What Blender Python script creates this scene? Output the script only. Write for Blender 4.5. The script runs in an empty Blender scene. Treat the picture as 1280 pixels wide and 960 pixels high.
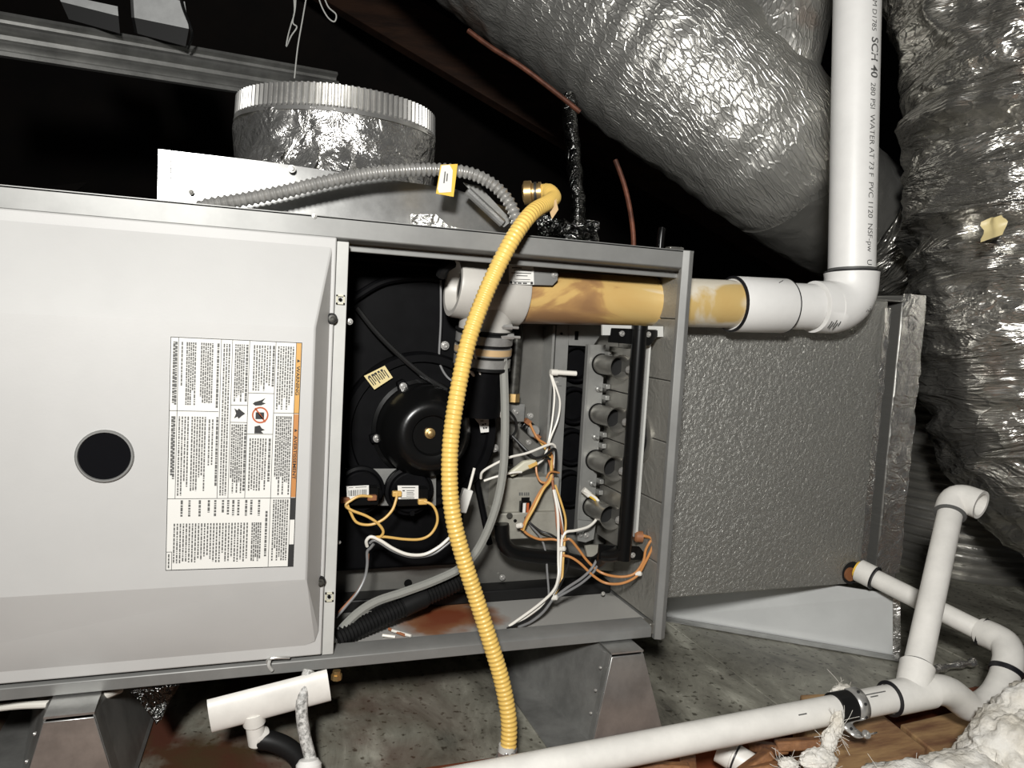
import bpy, bmesh, math, random
from mathutils import Vector, Matrix, noise, Euler
random.seed(7)
PI = math.pi
scene = bpy.context.scene
C = scene.collection

# ------------------------------------------------------------------ camera
RW = [[0.94058105677061, 0.024567415661918918, 0.3386793730535965],
      [-0.3348502064370998, -0.0985964220187478, 0.9370987593707149],
      [0.0564146691323662, -0.9948241993703187, -0.08451152261017525]]
CAM = Vector((0.234612, -0.75432, 0.459816)); FOC = 965.0
cd = bpy.data.cameras.new('camera'); cam = bpy.data.objects.new('camera', cd); C.objects.link(cam)
cd.sensor_fit = 'HORIZONTAL'; cd.sensor_width = 36.0; cd.lens = 36.0 * FOC / 1280.0
cd.clip_start = 0.02
r = RW
cam.matrix_world = Matrix(((r[0][0], -r[0][1], -r[0][2], CAM.x), (r[1][0], -r[1][1], -r[1][2], CAM.y),
                           (r[2][0], -r[2][1], -r[2][2], CAM.z), (0, 0, 0, 1)))
scene.camera = cam
# ------------------------------------------------------------------ world, lamp, exposure
w = bpy.data.worlds.new('attic_air'); scene.world = w; w.use_nodes = True
w.node_tree.nodes['Background'].inputs[0].default_value = (0.85, 0.9, 1.0, 1)
w.node_tree.nodes['Background'].inputs[1].default_value = 0.010
ld = bpy.data.lights.new('work_lamp', 'AREA'); ld.shape = 'DISK'; ld.size = 0.12; ld.energy = 20.5; ld.color = (1.0, 0.985, 0.955)
lo = bpy.data.objects.new('work_lamp', ld); C.objects.link(lo)
LPOS = Vector((0.08, -1.0, 0.76)); lo.location = LPOS
lo.rotation_euler = (Vector((0.95, 0.10, 0.45)) - LPOS).to_track_quat('-Z', 'Y').to_euler()
scene.view_settings.view_transform = 'Standard'; scene.view_settings.look = 'None'
scene.view_settings.gamma = 1.0; scene.view_settings.use_curve_mapping = False
scene.view_settings.exposure = 0.0

# ------------------------------------------------------------------ placing helpers (photo pixel + real depth -> world point)
def _ray(px, py):
    a, b = px - 640.0, py - 480.0
    return Vector([RW[i][0] * a + RW[i][1] * b + RW[i][2] * FOC for i in range(3)])
def P(px, py, Y):
    q = _ray(px, py); return CAM + q * ((Y - CAM.y) / q.y)
def PZ(px, py, z):
    q = _ray(px, py); return CAM + q * ((z - CAM.z) / q.z)
def PX(px, py, x):
    q = _ray(px, py); return CAM + q * ((x - CAM.x) / q.x)
def PD(px, py, d):
    return CAM + _ray(px, py) * (d / FOC)

# ------------------------------------------------------------------ materials
MATS = {}
def mat(name, col, rough=0.5, metal=0.0, var=0.0, vscale=20.0, bump=0.0, bscale=80.0, bdist=0.002, spec=0.5, col2=None, coords='Object', trans=0.0, stretch=(1, 1, 1), sheen=0.0):
    m = bpy.data.materials.new(name); m.use_nodes = True; nt = m.node_tree; N = nt.nodes; L = nt.links
    b = N['Principled BSDF']
    b.inputs['Base Color'].default_value = (*col, 1); b.inputs['Roughness'].default_value = rough
    b.inputs['Metallic'].default_value = metal; b.inputs['Specular IOR Level'].default_value = spec
    if trans: b.inputs['Transmission Weight'].default_value = trans
    if sheen: b.inputs['Sheen Weight'].default_value = sheen
    tc = N.new('ShaderNodeTexCoord'); mp = N.new('ShaderNodeMapping'); mp.inputs['Scale'].default_value = stretch
    L.new(tc.outputs[coords], mp.inputs['Vector'])
    if var or col2:
        n = N.new('ShaderNodeTexNoise'); n.inputs['Scale'].default_value = vscale; n.inputs['Detail'].default_value = 6; n.inputs['Roughness'].default_value = 0.65
        L.new(mp.outputs[0], n.inputs['Vector'])
        cr = N.new('ShaderNodeValToRGB'); c2 = col2 if col2 else tuple(c * (1 - var) for c in col)
        c1 = col if col2 else tuple(min(1, c * (1 + var * 0.6)) for c in col)
        cr.color_ramp.elements[0].position = 0.36; cr.color_ramp.elements[0].color = (*c2, 1)
        cr.color_ramp.elements[1].position = 0.62; cr.color_ramp.elements[1].color = (*c1, 1)
        L.new(n.outputs['Fac'], cr.inputs[0]); L.new(cr.outputs[0], b.inputs['Base Color'])
    if bump:
        n2 = N.new('ShaderNodeTexNoise'); n2.inputs['Scale'].default_value = bscale; n2.inputs['Detail'].default_value = 4
        L.new(mp.outputs[0], n2.inputs['Vector'])
        bp = N.new('ShaderNodeBump'); bp.inputs['Strength'].default_value = bump; bp.inputs['Distance'].default_value = bdist
        L.new(n2.outputs['Fac'], bp.inputs['Height']); L.new(bp.outputs[0], b.inputs['Normal'])
    MATS[name] = m; return m

mat('door_paint', (0.49, 0.485, 0.47), 0.5, var=0.04, vscale=6, bump=0.08, bscale=600, bdist=0.0005)
mat('cabinet_grey', (0.235, 0.235, 0.225), 0.46, 0.3, var=0.12, vscale=14)
mat('cabinet_inside', (0.19, 0.186, 0.17), 0.42, 0.45, var=0.2, vscale=9)
mat('plate_grey', (0.29, 0.29, 0.275), 0.42, 0.4, var=0.12, vscale=25)
mat('strip_paint', (0.50, 0.50, 0.475), 0.4, var=0.06, vscale=20)
mat('galvanised', (0.58, 0.58, 0.565), 0.33, 0.85, var=0.2, vscale=26, bump=0.05, bscale=30, bdist=0.002)
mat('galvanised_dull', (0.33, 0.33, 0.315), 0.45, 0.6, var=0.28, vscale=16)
mat('bright_zinc', (0.52, 0.51, 0.485), 0.30, 0.6, var=0.15, vscale=60)
mat('rim_metal', (0.74, 0.73, 0.70), 0.30, 0.85, var=0.1, vscale=30)
mat('burner_steel', (0.33, 0.32, 0.29), 0.34, 0.75, var=0.18, vscale=30)
mat('black_plastic', (0.0035, 0.0035, 0.004), 0.5, spec=0.08, var=0.3, vscale=30)
mat('black_matt', (0.003, 0.003, 0.003), 0.8, spec=0.1)
mat('black_paint', (0.004, 0.004, 0.004), 0.28, spec=0.4)
mat('dark_void', (0.004, 0.004, 0.004), 0.9)
mat('black_rubber', (0.008, 0.008, 0.008), 0.5, spec=0.25)
mat('pvc', (0.84, 0.83, 0.80), 0.42, var=0.05, vscale=12)
mat('pvc_shaded', (0.50, 0.48, 0.44), 0.42, var=0.08, vscale=14)  # greyer copy of pvc: shade inside the furnace is put into the colour
mat('pvc_drain', (0.78, 0.76, 0.71), 0.4, var=0.10, vscale=18)
mat('primer', (0.01, 0.01, 0.012), 0.4)
mat('white_label', (0.74, 0.73, 0.69), 0.4)
mat('cream_label', (0.72, 0.60, 0.30), 0.45)
mat('ink', (0.02, 0.02, 0.02), 0.6)
mat('ink_grey', (0.10, 0.10, 0.095), 0.6)
mat('braid', (0.70, 0.69, 0.66), 0.45, col2=(0.16, 0.16, 0.15), vscale=260)
mat('orange_strip', (0.60, 0.33, 0.09), 0.45)
mat('brown_strip', (0.50, 0.22, 0.07), 0.45)
mat('red_ink', (0.45, 0.10, 0.03), 0.5)
mat('yellow_coat', (0.75, 0.50, 0.13), 0.36, var=0.06, vscale=40)
mat('yellow_tag', (0.80, 0.50, 0.06), 0.5)
mat('clear_vinyl', (0.42, 0.42, 0.385), 0.15, trans=0.35, spec=0.6)
mat('grey_wire', (0.20, 0.20, 0.20), 0.35)
mat('white_wire', (0.80, 0.77, 0.70), 0.4)
mat('tan_wire', (0.66, 0.41, 0.12), 0.4)
mat('orange_wire', (0.50, 0.22, 0.07), 0.4)
mat('brown_wire', (0.33, 0.13, 0.06), 0.45)
mat('black_wire', (0.012, 0.012, 0.012), 0.35)
mat('copper', (0.16, 0.055, 0.03), 0.55, 0.3, var=0.6, vscale=30)
mat('brass', (0.62, 0.42, 0.18), 0.35, 0.85)
mat('terminal_brown', (0.26, 0.11, 0.05), 0.45)
mat('valve_grey', (0.33, 0.32, 0.275), 0.45, 0.2, var=0.15, vscale=40)
mat('cream_plastic', (0.58, 0.56, 0.44), 0.45)
mat('gas_pipe', (0.06, 0.058, 0.05), 0.42, 0.3, var=0.6, vscale=120)
mat('clamp_tag', (0.55, 0.38, 0.20), 0.45)
mat('wood_brown', (0.045, 0.019, 0.009), 0.7, var=0.5, vscale=5, stretch=(1, 1, 6), bump=0.3, bscale=40)
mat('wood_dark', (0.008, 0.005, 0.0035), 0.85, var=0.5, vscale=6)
mat('wood_tan', (0.40, 0.25, 0.115), 0.65, col2=(0.17, 0.08, 0.04), vscale=9, stretch=(1, 5, 1), bump=0.25, bscale=50)
mat('wood_red', (0.20, 0.055, 0.022), 0.6, col2=(0.075, 0.028, 0.015), vscale=14, bump=0.25, bscale=70)
mat('wood_splinter', (0.28, 0.13, 0.05), 0.75, col2=(0.08, 0.03, 0.015), vscale=22, bump=0.6, bscale=60, bdist=0.006)
mat('fibre_wool', (0.76, 0.74, 0.69), 0.95, col2=(0.62, 0.58, 0.50), vscale=20, bump=0.6, bscale=160, bdist=0.004)
mat('twine', (0.55, 0.55, 0.52), 0.7)
mat('foam_board', (0.70, 0.71, 0.70), 0.7, var=0.1, vscale=30)
mat('dark_board', (0.05, 0.05, 0.05), 0.6)
mat('pan_white', (0.60, 0.61, 0.60), 0.38, 0.15, var=0.08, vscale=5)
mat('sight_glass', (0.006, 0.006, 0.007), 0.12, bump=0.2, bscale=60)
mat('mesh_foil', (0.55, 0.55, 0.50), 0.3, 0.9, bump=0.8, bscale=220, bdist=0.002)

def floor_mat():
    m = bpy.data.materials.new('weathered_board'); m.use_nodes = True; nt = m.node_tree; N = nt.nodes; L = nt.links; b = N['Principled BSDF']
    tc = N.new('ShaderNodeTexCoord'); mp = N.new('ShaderNodeMapping'); mp.inputs['Scale'].default_value = (1.6, 0.7, 1); L.new(tc.outputs['Object'], mp.inputs[0])
    n = N.new('ShaderNodeTexNoise'); n.inputs['Scale'].default_value = 9; n.inputs['Detail'].default_value = 10; n.inputs['Roughness'].default_value = 0.7; n.inputs['Distortion'].default_value = 0.6; L.new(mp.outputs[0], n.inputs['Vector'])
    cr = N.new('ShaderNodeValToRGB'); e = cr.color_ramp.elements
    e[0].position = 0.30; e[0].color = (0.06, 0.056, 0.046, 1); e[1].position = 0.70; e[1].color = (0.52, 0.51, 0.43, 1)
    x = e.new(0.45); x.color = (0.17, 0.163, 0.132, 1); x = e.new(0.58); x.color = (0.28, 0.273, 0.225, 1)
    L.new(n.outputs['Fac'], cr.inputs[0])
    # grit specks
    v = N.new('ShaderNodeTexNoise'); v.inputs['Scale'].default_value = 120; v.inputs['Detail'].default_value = 3; L.new(tc.outputs['Object'], v.inputs['Vector'])
    r2 = N.new('ShaderNodeValToRGB'); r2.color_ramp.elements[0].position = 0.33; r2.color_ramp.elements[1].position = 0.40; r2.color_ramp.elements[0].color = (0.15, 0.13, 0.1, 1)
    L.new(v.outputs['Fac'], r2.inputs[0])
    mx = N.new('ShaderNodeMix'); mx.data_type = 'RGBA'; mx.blend_type = 'MULTIPLY'; mx.inputs[0].default_value = 0.8
    L.new(cr.outputs[0], mx.inputs[6]); L.new(r2.outputs[0], mx.inputs[7])
    # red / ochre stains, placed by world X: only the left half of the platform is stained
    sx = N.new('ShaderNodeSeparateXYZ'); L.new(tc.outputs['Object'], sx.inputs[0])
    mr = N.new('ShaderNodeMapRange'); mr.inputs[1].default_value = 0.55; mr.inputs[2].default_value = 0.25; L.new(sx.outputs['X'], mr.inputs[0])
    n3 = N.new('ShaderNodeTexNoise'); n3.inputs['Scale'].default_value = 7; n3.inputs['Detail'].default_value = 7; L.new(tc.outputs['Object'], n3.inputs['Vector'])
    r3 = N.new('ShaderNodeValToRGB'); r3.color_ramp.elements[0].position = 0.40; r3.color_ramp.elements[1].position = 0.52; L.new(n3.outputs['Fac'], r3.inputs[0])
    ml = N.new('ShaderNodeMath'); ml.operation = 'MULTIPLY'; L.new(r3.outputs[0], ml.inputs[0]); L.new(mr.outputs[0], ml.inputs[1])
    n4 = N.new('ShaderNodeTexNoise'); n4.inputs['Scale'].default_value = 16; n4.inputs['Detail'].default_value = 6; L.new(tc.outputs['Object'], n4.inputs['Vector'])
    r4 = N.new('ShaderNodeValToRGB'); r4.color_ramp.elements[0].position = 0.42; r4.color_ramp.elements[0].color = (0.085, 0.03, 0.018, 1); r4.color_ramp.elements[1].position = 0.6; r4.color_ramp.elements[1].color = (0.07, 0.045, 0.02, 1); L.new(n4.outputs['Fac'], r4.inputs[0])
    m2 = N.new('ShaderNodeMix'); m2.data_type = 'RGBA'; L.new(ml.outputs[0], m2.inputs[0]); L.new(mx.outputs[2], m2.inputs[6]); L.new(r4.outputs[0], m2.inputs[7])
    L.new(m2.outputs[2], b.inputs['Base Color']); b.inputs['Roughness'].default_value = 0.5
    bp = N.new('ShaderNodeBump'); bp.inputs['Strength'].default_value = 0.35; bp.inputs['Distance'].default_value = 0.003; L.new(n.outputs['Fac'], bp.inputs['Height']); L.new(bp.outputs[0], b.inputs['Normal'])
    MATS['weathered_board'] = m
floor_mat()

def foil_mat(name, base=(0.72, 0.71, 0.67), rough=0.3, scrim=40.0, sstr=0.5, wr=30.0, wstr=0.6, stretch=(1, 1, 1), wdist=0.01, sdist=0.002, stains=False, metal=1.0, coords='UV'):
    m = bpy.data.materials.new(name); m.use_nodes = True; nt = m.node_tree; N = nt.nodes; L = nt.links; b = N['Principled BSDF']
    b.inputs['Metallic'].default_value = metal; b.inputs['Roughness'].default_value = rough; b.inputs['Base Color'].default_value = (*base, 1)
    tc = N.new('ShaderNodeTexCoord'); mp = N.new('ShaderNodeMapping'); mp.inputs['Scale'].default_value = stretch; L.new(tc.outputs[coords], mp.inputs[0])
    n = N.new('ShaderNodeTexNoise'); n.inputs['Scale'].default_value = wr; n.inputs['Detail'].default_value = 5; n.inputs['Roughness'].default_value = 0.55; n.inputs['Distortion'].default_value = 0.8
    L.new(mp.outputs[0], n.inputs['Vector'])
    # wrinkles as ridges: 1-|2n-1|
    a1 = N.new('ShaderNodeMath'); a1.operation = 'MULTIPLY_ADD'; a1.inputs[1].default_value = 2; a1.inputs[2].default_value = -1; L.new(n.outputs['Fac'], a1.inputs[0])
    a2 = N.new('ShaderNodeMath'); a2.operation = 'ABSOLUTE'; L.new(a1.outputs[0], a2.inputs[0])
    b1 = N.new('ShaderNodeBump'); b1.inputs['Strength'].default_value = wstr; b1.inputs['Distance'].default_value = wdist; b1.invert = True; L.new(a2.outputs[0], b1.inputs['Height'])
    last = b1
    if scrim:
        v = N.new('ShaderNodeTexVoronoi'); v.feature = 'DISTANCE_TO_EDGE'; v.inputs['Scale'].default_value = scrim; v.inputs['Randomness'].default_value = 0.75
        L.new(mp.outputs[0], v.inputs['Vector'])
        cl = N.new('ShaderNodeMapRange'); cl.inputs[1].default_value = 0.0; cl.inputs[2].default_value = 0.12; L.new(v.outputs['Distance'], cl.inputs[0])
        b2 = N.new('ShaderNodeBump'); b2.inputs['Strength'].default_value = sstr; b2.inputs['Distance'].default_value = sdist; b2.invert = True
        L.new(cl.outputs[0], b2.inputs['Height']); L.new(b1.outputs[0], b2.inputs['Normal']); last = b2
    L.new(last.outputs[0], b.inputs['Normal'])
    if stains:
        s = N.new('ShaderNodeTexNoise'); s.inputs['Scale'].default_value = 4.5; s.inputs['Detail'].default_value = 5; L.new(tc.outputs['Object'], s.inputs['Vector'])
        cr = N.new('ShaderNodeValToRGB'); cr.color_ramp.elements[0].position = 0.60; cr.color_ramp.elements[0].color = (*base, 1); cr.color_ramp.elements[1].position = 0.72; cr.color_ramp.elements[1].color = (0.36, 0.18, 0.10, 1)
        L.new(s.outputs['Fac'], cr.inputs[0]); L.new(cr.outputs[0], b.inputs['Base Color'])
    MATS[name] = m
foil_mat('scrim_foil', (0.62, 0.61, 0.57), 0.36, 130, 0.55, 26, 0.5, (1.0, 0.42, 1), 0.006, 0.0014, stains=True, metal=0.75)
foil_mat('band_foil', (0.30, 0.295, 0.275), 0.40, 0, 0, 18, 0.3, (1, 1, 1), 0.006, metal=0.7)
foil_mat('crushed_foil', (0.60, 0.585, 0.54), 0.26, 60, 0.35, 9, 1.0, (0.5, 2.0, 1), 0.022, 0.002, stains=True, metal=0.9)
foil_mat('board_foil', (0.40, 0.395, 0.365), 0.42, 0, 0, 185, 0.65, (1, 1, 1), 0.0023, 0.0008, coords='Object', metal=0.72)
foil_mat('wall_foil', (0.31, 0.30, 0.27), 0.48, 0, 0, 38, 0.35, (1, 1, 1), 0.005, coords='Object', metal=0.5)
foil_mat('tape_foil', (0.72, 0.71, 0.68), 0.26, 0, 0, 40, 0.7, (1, 1, 1), 0.006, coords='Object', metal=0.9)
foil_mat('rib_foil', (0.42, 0.41, 0.38), 0.36, 0, 0, 30, 0.4, (1, 1, 1), 0.004, metal=0.8)
foil_mat('black_foil', (0.13, 0.13, 0.125), 0.2, 0, 0, 25, 1.0, (1, 1, 1), 0.012, coords='Object')

def stained_pvc():
    m = bpy.data.materials.new('stained_pvc'); m.use_nodes = True; nt = m.node_tree; N = nt.nodes; L = nt.links; b = N['Principled BSDF']; b.inputs['Roughness'].default_value = 0.3
    tc = N.new('ShaderNodeTexCoord'); mp = N.new('ShaderNodeMapping'); mp.inputs['Scale'].default_value = (0.5, 1, 1); L.new(tc.outputs['Object'], mp.inputs[0])
    n = N.new('ShaderNodeTexNoise'); n.inputs['Scale'].default_value = 17; n.inputs['Detail'].default_value = 5; n.inputs['Distortion'].default_value = 0.7; L.new(mp.outputs[0], n.inputs['Vector'])
    sx = N.new('ShaderNodeSeparateXYZ'); L.new(tc.outputs['Object'], sx.inputs[0])
    # the scorch is browner at the furnace end of the pipe and towards its underside
    mr = N.new('ShaderNodeMapRange'); mr.inputs[1].default_value = 0.53; mr.inputs[2].default_value = 0.82; mr.inputs[3].default_value = -0.20; mr.inputs[4].default_value = 0.24; L.new(sx.outputs['X'], mr.inputs[0])
    ad = N.new('ShaderNodeMath'); ad.operation = 'ADD'; L.new(n.outputs['Fac'], ad.inputs[0]); L.new(mr.outputs[0], ad.inputs[1])
    cr = N.new('ShaderNodeValToRGB'); e = cr.color_ramp.elements
    e[0].position = 0.30; e[0].color = (0.27, 0.15, 0.07, 1); e[1].position = 0.68; e[1].color = (0.70, 0.64, 0.52, 1)
    x = e.new(0.40); x.color = (0.38, 0.22, 0.09, 1); x = e.new(0.45); x.color = (0.55, 0.36, 0.13, 1); x = e.new(0.60); x.color = (0.58, 0.41, 0.16, 1)
    L.new(ad.outputs[0], cr.inputs[0]); L.new(cr.outputs[0], b.inputs['Base Color']); MATS['stained_pvc'] = m
stained_pvc()
def rust_floor():
    m = bpy.data.materials.new('rust_floor'); m.use_nodes = True; nt = m.node_tree; N = nt.nodes; L = nt.links; b = N['Principled BSDF']; b.inputs['Roughness'].default_value = 0.4; b.inputs['Metallic'].default_value = 0.2
    tc = N.new('ShaderNodeTexCoord'); mp = N.new('ShaderNodeMapping'); mp.inputs['Location'].default_value = (-0.475, -0.09, -0.11); L.new(tc.outputs['Object'], mp.inputs[0])
    mp.vector_type = 'POINT'
    n = N.new('ShaderNodeTexNoise'); n.inputs['Scale'].default_value = 22; n.inputs['Detail'].default_value = 6; L.new(tc.outputs['Object'], n.inputs['Vector'])
    ln = N.new('ShaderNodeVectorMath'); ln.operation = 'LENGTH'; L.new(mp.outputs[0], ln.inputs[0])
    ml = N.new('ShaderNodeMath'); ml.operation = 'MULTIPLY_ADD'; ml.inputs[1].default_value = 0.08; L.new(n.outputs['Fac'], ml.inputs[0]); L.new(ln.outputs['Value'], ml.inputs[2])
    cr = N.new('ShaderNodeValToRGB'); e = cr.color_ramp.elements
    e[0].position = 0.065; e[0].color = (0.26, 0.07, 0.03, 1); e[1].position = 0.105; e[1].color = (0.50, 0.49, 0.46, 1)
    x = e.new(0.085); x.color = (0.34, 0.15, 0.07, 1)
    L.new(ml.outputs[0], cr.inputs[0]); L.new(cr.outputs[0], b.inputs['Base Color']); MATS['rust_floor'] = m
rust_floor()

# ------------------------------------------------------------------ mesh helpers
class MB:
    def __init__(s): s.v = []; s.f = []; s.uv = []
    def add(s, vs, fs, uvs=None):
        o = len(s.v); s.v += [Vector(x) for x in vs]; s.f += [tuple(i + o for i in q) for q in fs]
        s.uv += uvs if uvs else [(x[0], x[2]) for x in vs]
        return s
    def box(s, a, b):
        x0, y0, z0 = [min(a[i], b[i]) for i in range(3)]; x1, y1, z1 = [max(a[i], b[i]) for i in range(3)]
        return s.add([(x0, y0, z0), (x1, y0, z0), (x1, y1, z0), (x0, y1, z0), (x0, y0, z1), (x1, y0, z1), (x1, y1, z1), (x0, y1, z1)],
                     [(0, 3, 2, 1), (4, 5, 6, 7), (0, 1, 5, 4), (1, 2, 6, 5), (2, 3, 7, 6), (3, 0, 4, 7)])
    def prism(s, poly, off):
        n = len(poly); off = Vector(off); vs = [Vector(p) for p in poly] + [Vector(p) + off for p in poly]
        return s.add(vs, [tuple(range(n)), tuple(range(2 * n - 1, n - 1, -1))] + [((i + 1) % n, i, i + n, (i + 1) % n + n) for i in range(n)])
    def obox(s, c, ex, ey, ez):
        c, ex, ey, ez = map(Vector, (c, ex, ey, ez)); vs = []
        for k in (-1, 1):
            for a, b in ((-1, -1), (1, -1), (1, 1), (-1, 1)): vs.append(c + ex * a / 2 + ey * b / 2 + ez * k / 2)
        return s.add(vs, [(0, 3, 2, 1), (4, 5, 6, 7), (0, 1, 5, 4), (1, 2, 6, 5), (2, 3, 7, 6), (3, 0, 4, 7)])
    def tube(s, pts, rad, n=14, cap=True, disp=None, up=None):
        pts = [Vector(p) for p in pts]; m = len(pts); rs = rad if isinstance(rad, (list, tuple)) else [rad] * m
        tan = [(pts[min(i + 1, m - 1)] - pts[max(i - 1, 0)]).normalized() for i in range(m)]
        u = Vector(up) if up else (Vector((0, 0, 1)) if abs(tan[0].z) < 0.9 else Vector((0, 1, 0)))
        u = (u - tan[0] * u.dot(tan[0])).normalized(); vs = []; uv = []; L = 0
        for i in range(m):
            if i:
                L += (pts[i] - pts[i - 1]).length
                u = (u - tan[i] * u.dot(tan[i])).normalized()
            v = tan[i].cross(u)
            for k in range(n):
                a = 2 * PI * k / n; d = u * math.cos(a) + v * math.sin(a); rr = rs[i]
                if disp: rr += disp(a, L, pts[i] + d * rr)
                vs.append(pts[i] + d * rr); uv.append((a * rs[i], L))
        fs = [(i * n + k, i * n + (k + 1) % n, (i + 1) * n + (k + 1) % n, (i + 1) * n + k) for i in range(m - 1) for k in range(n)]
        if cap: fs += [tuple(range(n - 1, -1, -1)), tuple((m - 1) * n + k for k in range(n))]
        return s.add(vs, fs, uv)
    def pipe(s, a, b, ro, ri=0, n=28):          # straight pipe, hollow when ri is given
        a, b = Vector(a), Vector(b)
        if not ri: return s.tube([a, b], ro, n)
        t = (b - a).normalized(); return s.lathe(a, t, [(0, ri), (0, ro), ((b - a).length, ro), ((b - a).length, ri), (0, ri)], n)
    def lathe(s, o, ax, prof, n=28, cap0=False, cap1=False):   # prof: (distance along axis, radius)
        o, t = Vector(o), Vector(ax).normalized()
        u = Vector((0, 0, 1)) if abs(t.z) < 0.9 else Vector((1, 0, 0)); u = (u - t * u.dot(t)).normalized(); v = t.cross(u)
        vs = []; uv = []
        for h, rr in prof:
            for k in range(n):
                a = 2 * PI * k / n; vs.append(o + t * h + (u * math.cos(a) + v * math.sin(a)) * rr); uv.append((a * rr, h))
        m = len(prof); fs = [(i * n + k, i * n + (k + 1) % n, (i + 1) * n + (k + 1) % n, (i + 1) * n + k) for i in range(m - 1) for k in range(n)]
        if cap0: fs.append(tuple(range(n - 1, -1, -1)))
        if cap1: fs.append(tuple((m - 1) * n + k for k in range(n)))
        return s.add(vs, fs, uv)
    def build(s, name, m, parent=None, smooth=35, bevel=0, kind=None, label=None, fixn=True):
        me = bpy.data.meshes.new(name); me.from_pydata([tuple(v) for v in s.v], [], s.f)
        if fixn:
            bm = bmesh.new(); bm.from_mesh(me); bmesh.ops.recalc_face_normals(bm, faces=bm.faces); bm.to_mesh(me); bm.free()
        ul = me.uv_layers.new(name='UVMap')
        for lp in me.loops: ul.data[lp.index].uv = s.uv[lp.vertex_index]
        me.materials.append(MATS[m]); o = bpy.data.objects.new(name, me); C.objects.link(o)
        if smooth:
            me.polygons.foreach_set('use_smooth', [True] * len(me.polygons)); me.set_sharp_from_angle(angle=math.radians(smooth))
        if bevel:
            b = o.modifiers.new('bevel', 'BEVEL'); b.width = bevel; b.segments = 2; b.limit_method = 'ANGLE'; b.angle_limit = math.radians(40)
        if parent: par(o, parent)
        if kind: o['kind'] = kind
        if label: o['label'] = label
        return o
def wloc(p):                                     # parts keep their mesh in world space, only the Empties carry a location
    return p.location.copy() if p.type == 'EMPTY' else Vector((0, 0, 0))
def par(o, p):
    o.parent = p; o.matrix_parent_inverse = Matrix.Translation(-wloc(p))
def tag(o, label, cat, group=None):
    o['label'] = label; o['category'] = cat
    if group: o['group'] = group
    return o
def thing(name, label, cat, loc, group=None):
    o = bpy.data.objects.new(name, None); C.objects.link(o); o.location = loc; o.empty_display_size = 0.05
    return tag(o, label, cat, group)
def struct(o): o['kind'] = 'structure'; return o
def spline(pts, k=8):
    pts = [Vector(p) for p in pts]; out = []; n = len(pts)
    for i in range(n - 1):
        p0, p1, p2, p3 = pts[max(i - 1, 0)], pts[i], pts[i + 1], pts[min(i + 2, n - 1)]
        for j in range(k):
            t = j / k
            out.append(0.5 * ((2 * p1) + (p2 - p0) * t + (2 * p0 - 5 * p1 + 4 * p2 - p3) * t * t + (3 * p1 - p0 - 3 * p2 + p3) * t * t * t))
    return out + [pts[-1]]
def resample(pts, step):
    out = [pts[0].copy()]; acc = 0.0
    for a, b in zip(pts, pts[1:]):
        L = (b - a).length
        if L < 1e-9: continue
        d = step - acc
        while d <= L: out.append(a + (b - a) * (d / L)); d += step
        acc = L - (d - step)
    return out
def corrugated(pts, r0, amp, pitch, n=20, per=4):
    q = resample(spline(pts, 14), pitch / per)
    return MB().tube(q, [r0 + amp * math.cos(2 * PI * i / per) for i in range(len(q))], n)
def text_mesh(s, size, bold=0.0):                # a line of text as flat mesh: verts (x along the line, y up), faces
    cu = bpy.data.curves.new('t', 'FONT'); cu.body = s; cu.size = size; cu.offset = bold * size; cu.resolution_u = 3
    o = bpy.data.objects.new('t', cu); C.objects.link(o); dg = bpy.context.evaluated_depsgraph_get()
    me = o.evaluated_get(dg).to_mesh(); vs = [v.co.copy() for v in me.vertices]; fs = [tuple(p.vertices) for p in me.polygons]
    o.evaluated_get(dg).to_mesh_clear(); bpy.data.objects.remove(o); bpy.data.curves.remove(cu)
    return vs, fs

# ================================================================== THE SETTING
FL = MB(); 
floor = struct(MB().box((-0.9, -0.03, -0.05), (2.6, 2.6, -0.012)).build('floor', 'wood_dark'))
xs = [-0.9, -0.32, 0.10, 0.588, 0.88, 1.25, 1.75, 2.6]
for i in range(len(xs) - 1):
    h = [0, 0.001, 0.0, 0.0015, 0.0, 0.001, 0][i]
    MB().box((xs[i] + 0.0012, -0.03, -0.012), (xs[i + 1] - 0.0012, 2.6, h)).build('floor_board', 'weathered_board', floor, bevel=0.0008)
MB().box((-0.9, -0.052, -0.06), (2.6, -0.031, 0.003)).build('edge_board', 'wood_red', floor, bevel=0.001, label='red-brown wooden edge board along the platform front')
# lower deck in front of the platform: rough joists
for i, (ya, yb, z) in enumerate(((-0.12, -0.055, -0.045), (-0.20, -0.125, -0.06), (-0.30, -0.21, -0.055), (-0.45, -0.31, -0.07))):
    MB().box((-0.9, ya, -0.16), (2.6, yb, z)).build('plank', 'wood_splinter', floor, bevel=0.002)
ceil = MB(); z0 = 3.0
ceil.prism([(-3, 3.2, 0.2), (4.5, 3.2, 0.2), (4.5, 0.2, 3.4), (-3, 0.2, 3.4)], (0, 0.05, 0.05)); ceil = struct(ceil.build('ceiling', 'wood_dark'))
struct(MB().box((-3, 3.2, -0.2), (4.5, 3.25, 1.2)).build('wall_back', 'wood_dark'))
# rafters / braces seen behind the furnace
def beam(a, b, w, d, m, parent, name='rafter'):
    a, b = Vector(a), Vector(b); t = (b - a); n = Vector((0, 1, 0)); n = (n - t.normalized() * n.dot(t.normalized())).normalized(); s_ = t.normalized().cross(n)
    return MB().obox((a + b) / 2, t, n * d, s_ * w).build(name, m, parent, bevel=0.002)
beam(PD(330, -75, 2.35), PD(1120, 395, 2.25), 0.15, 0.05, 'wood_brown', ceil)
beam(PD(-60, 330, 2.9), PD(300, 60, 2.9), 0.12, 0.05, 'wood_dark', ceil)

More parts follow.
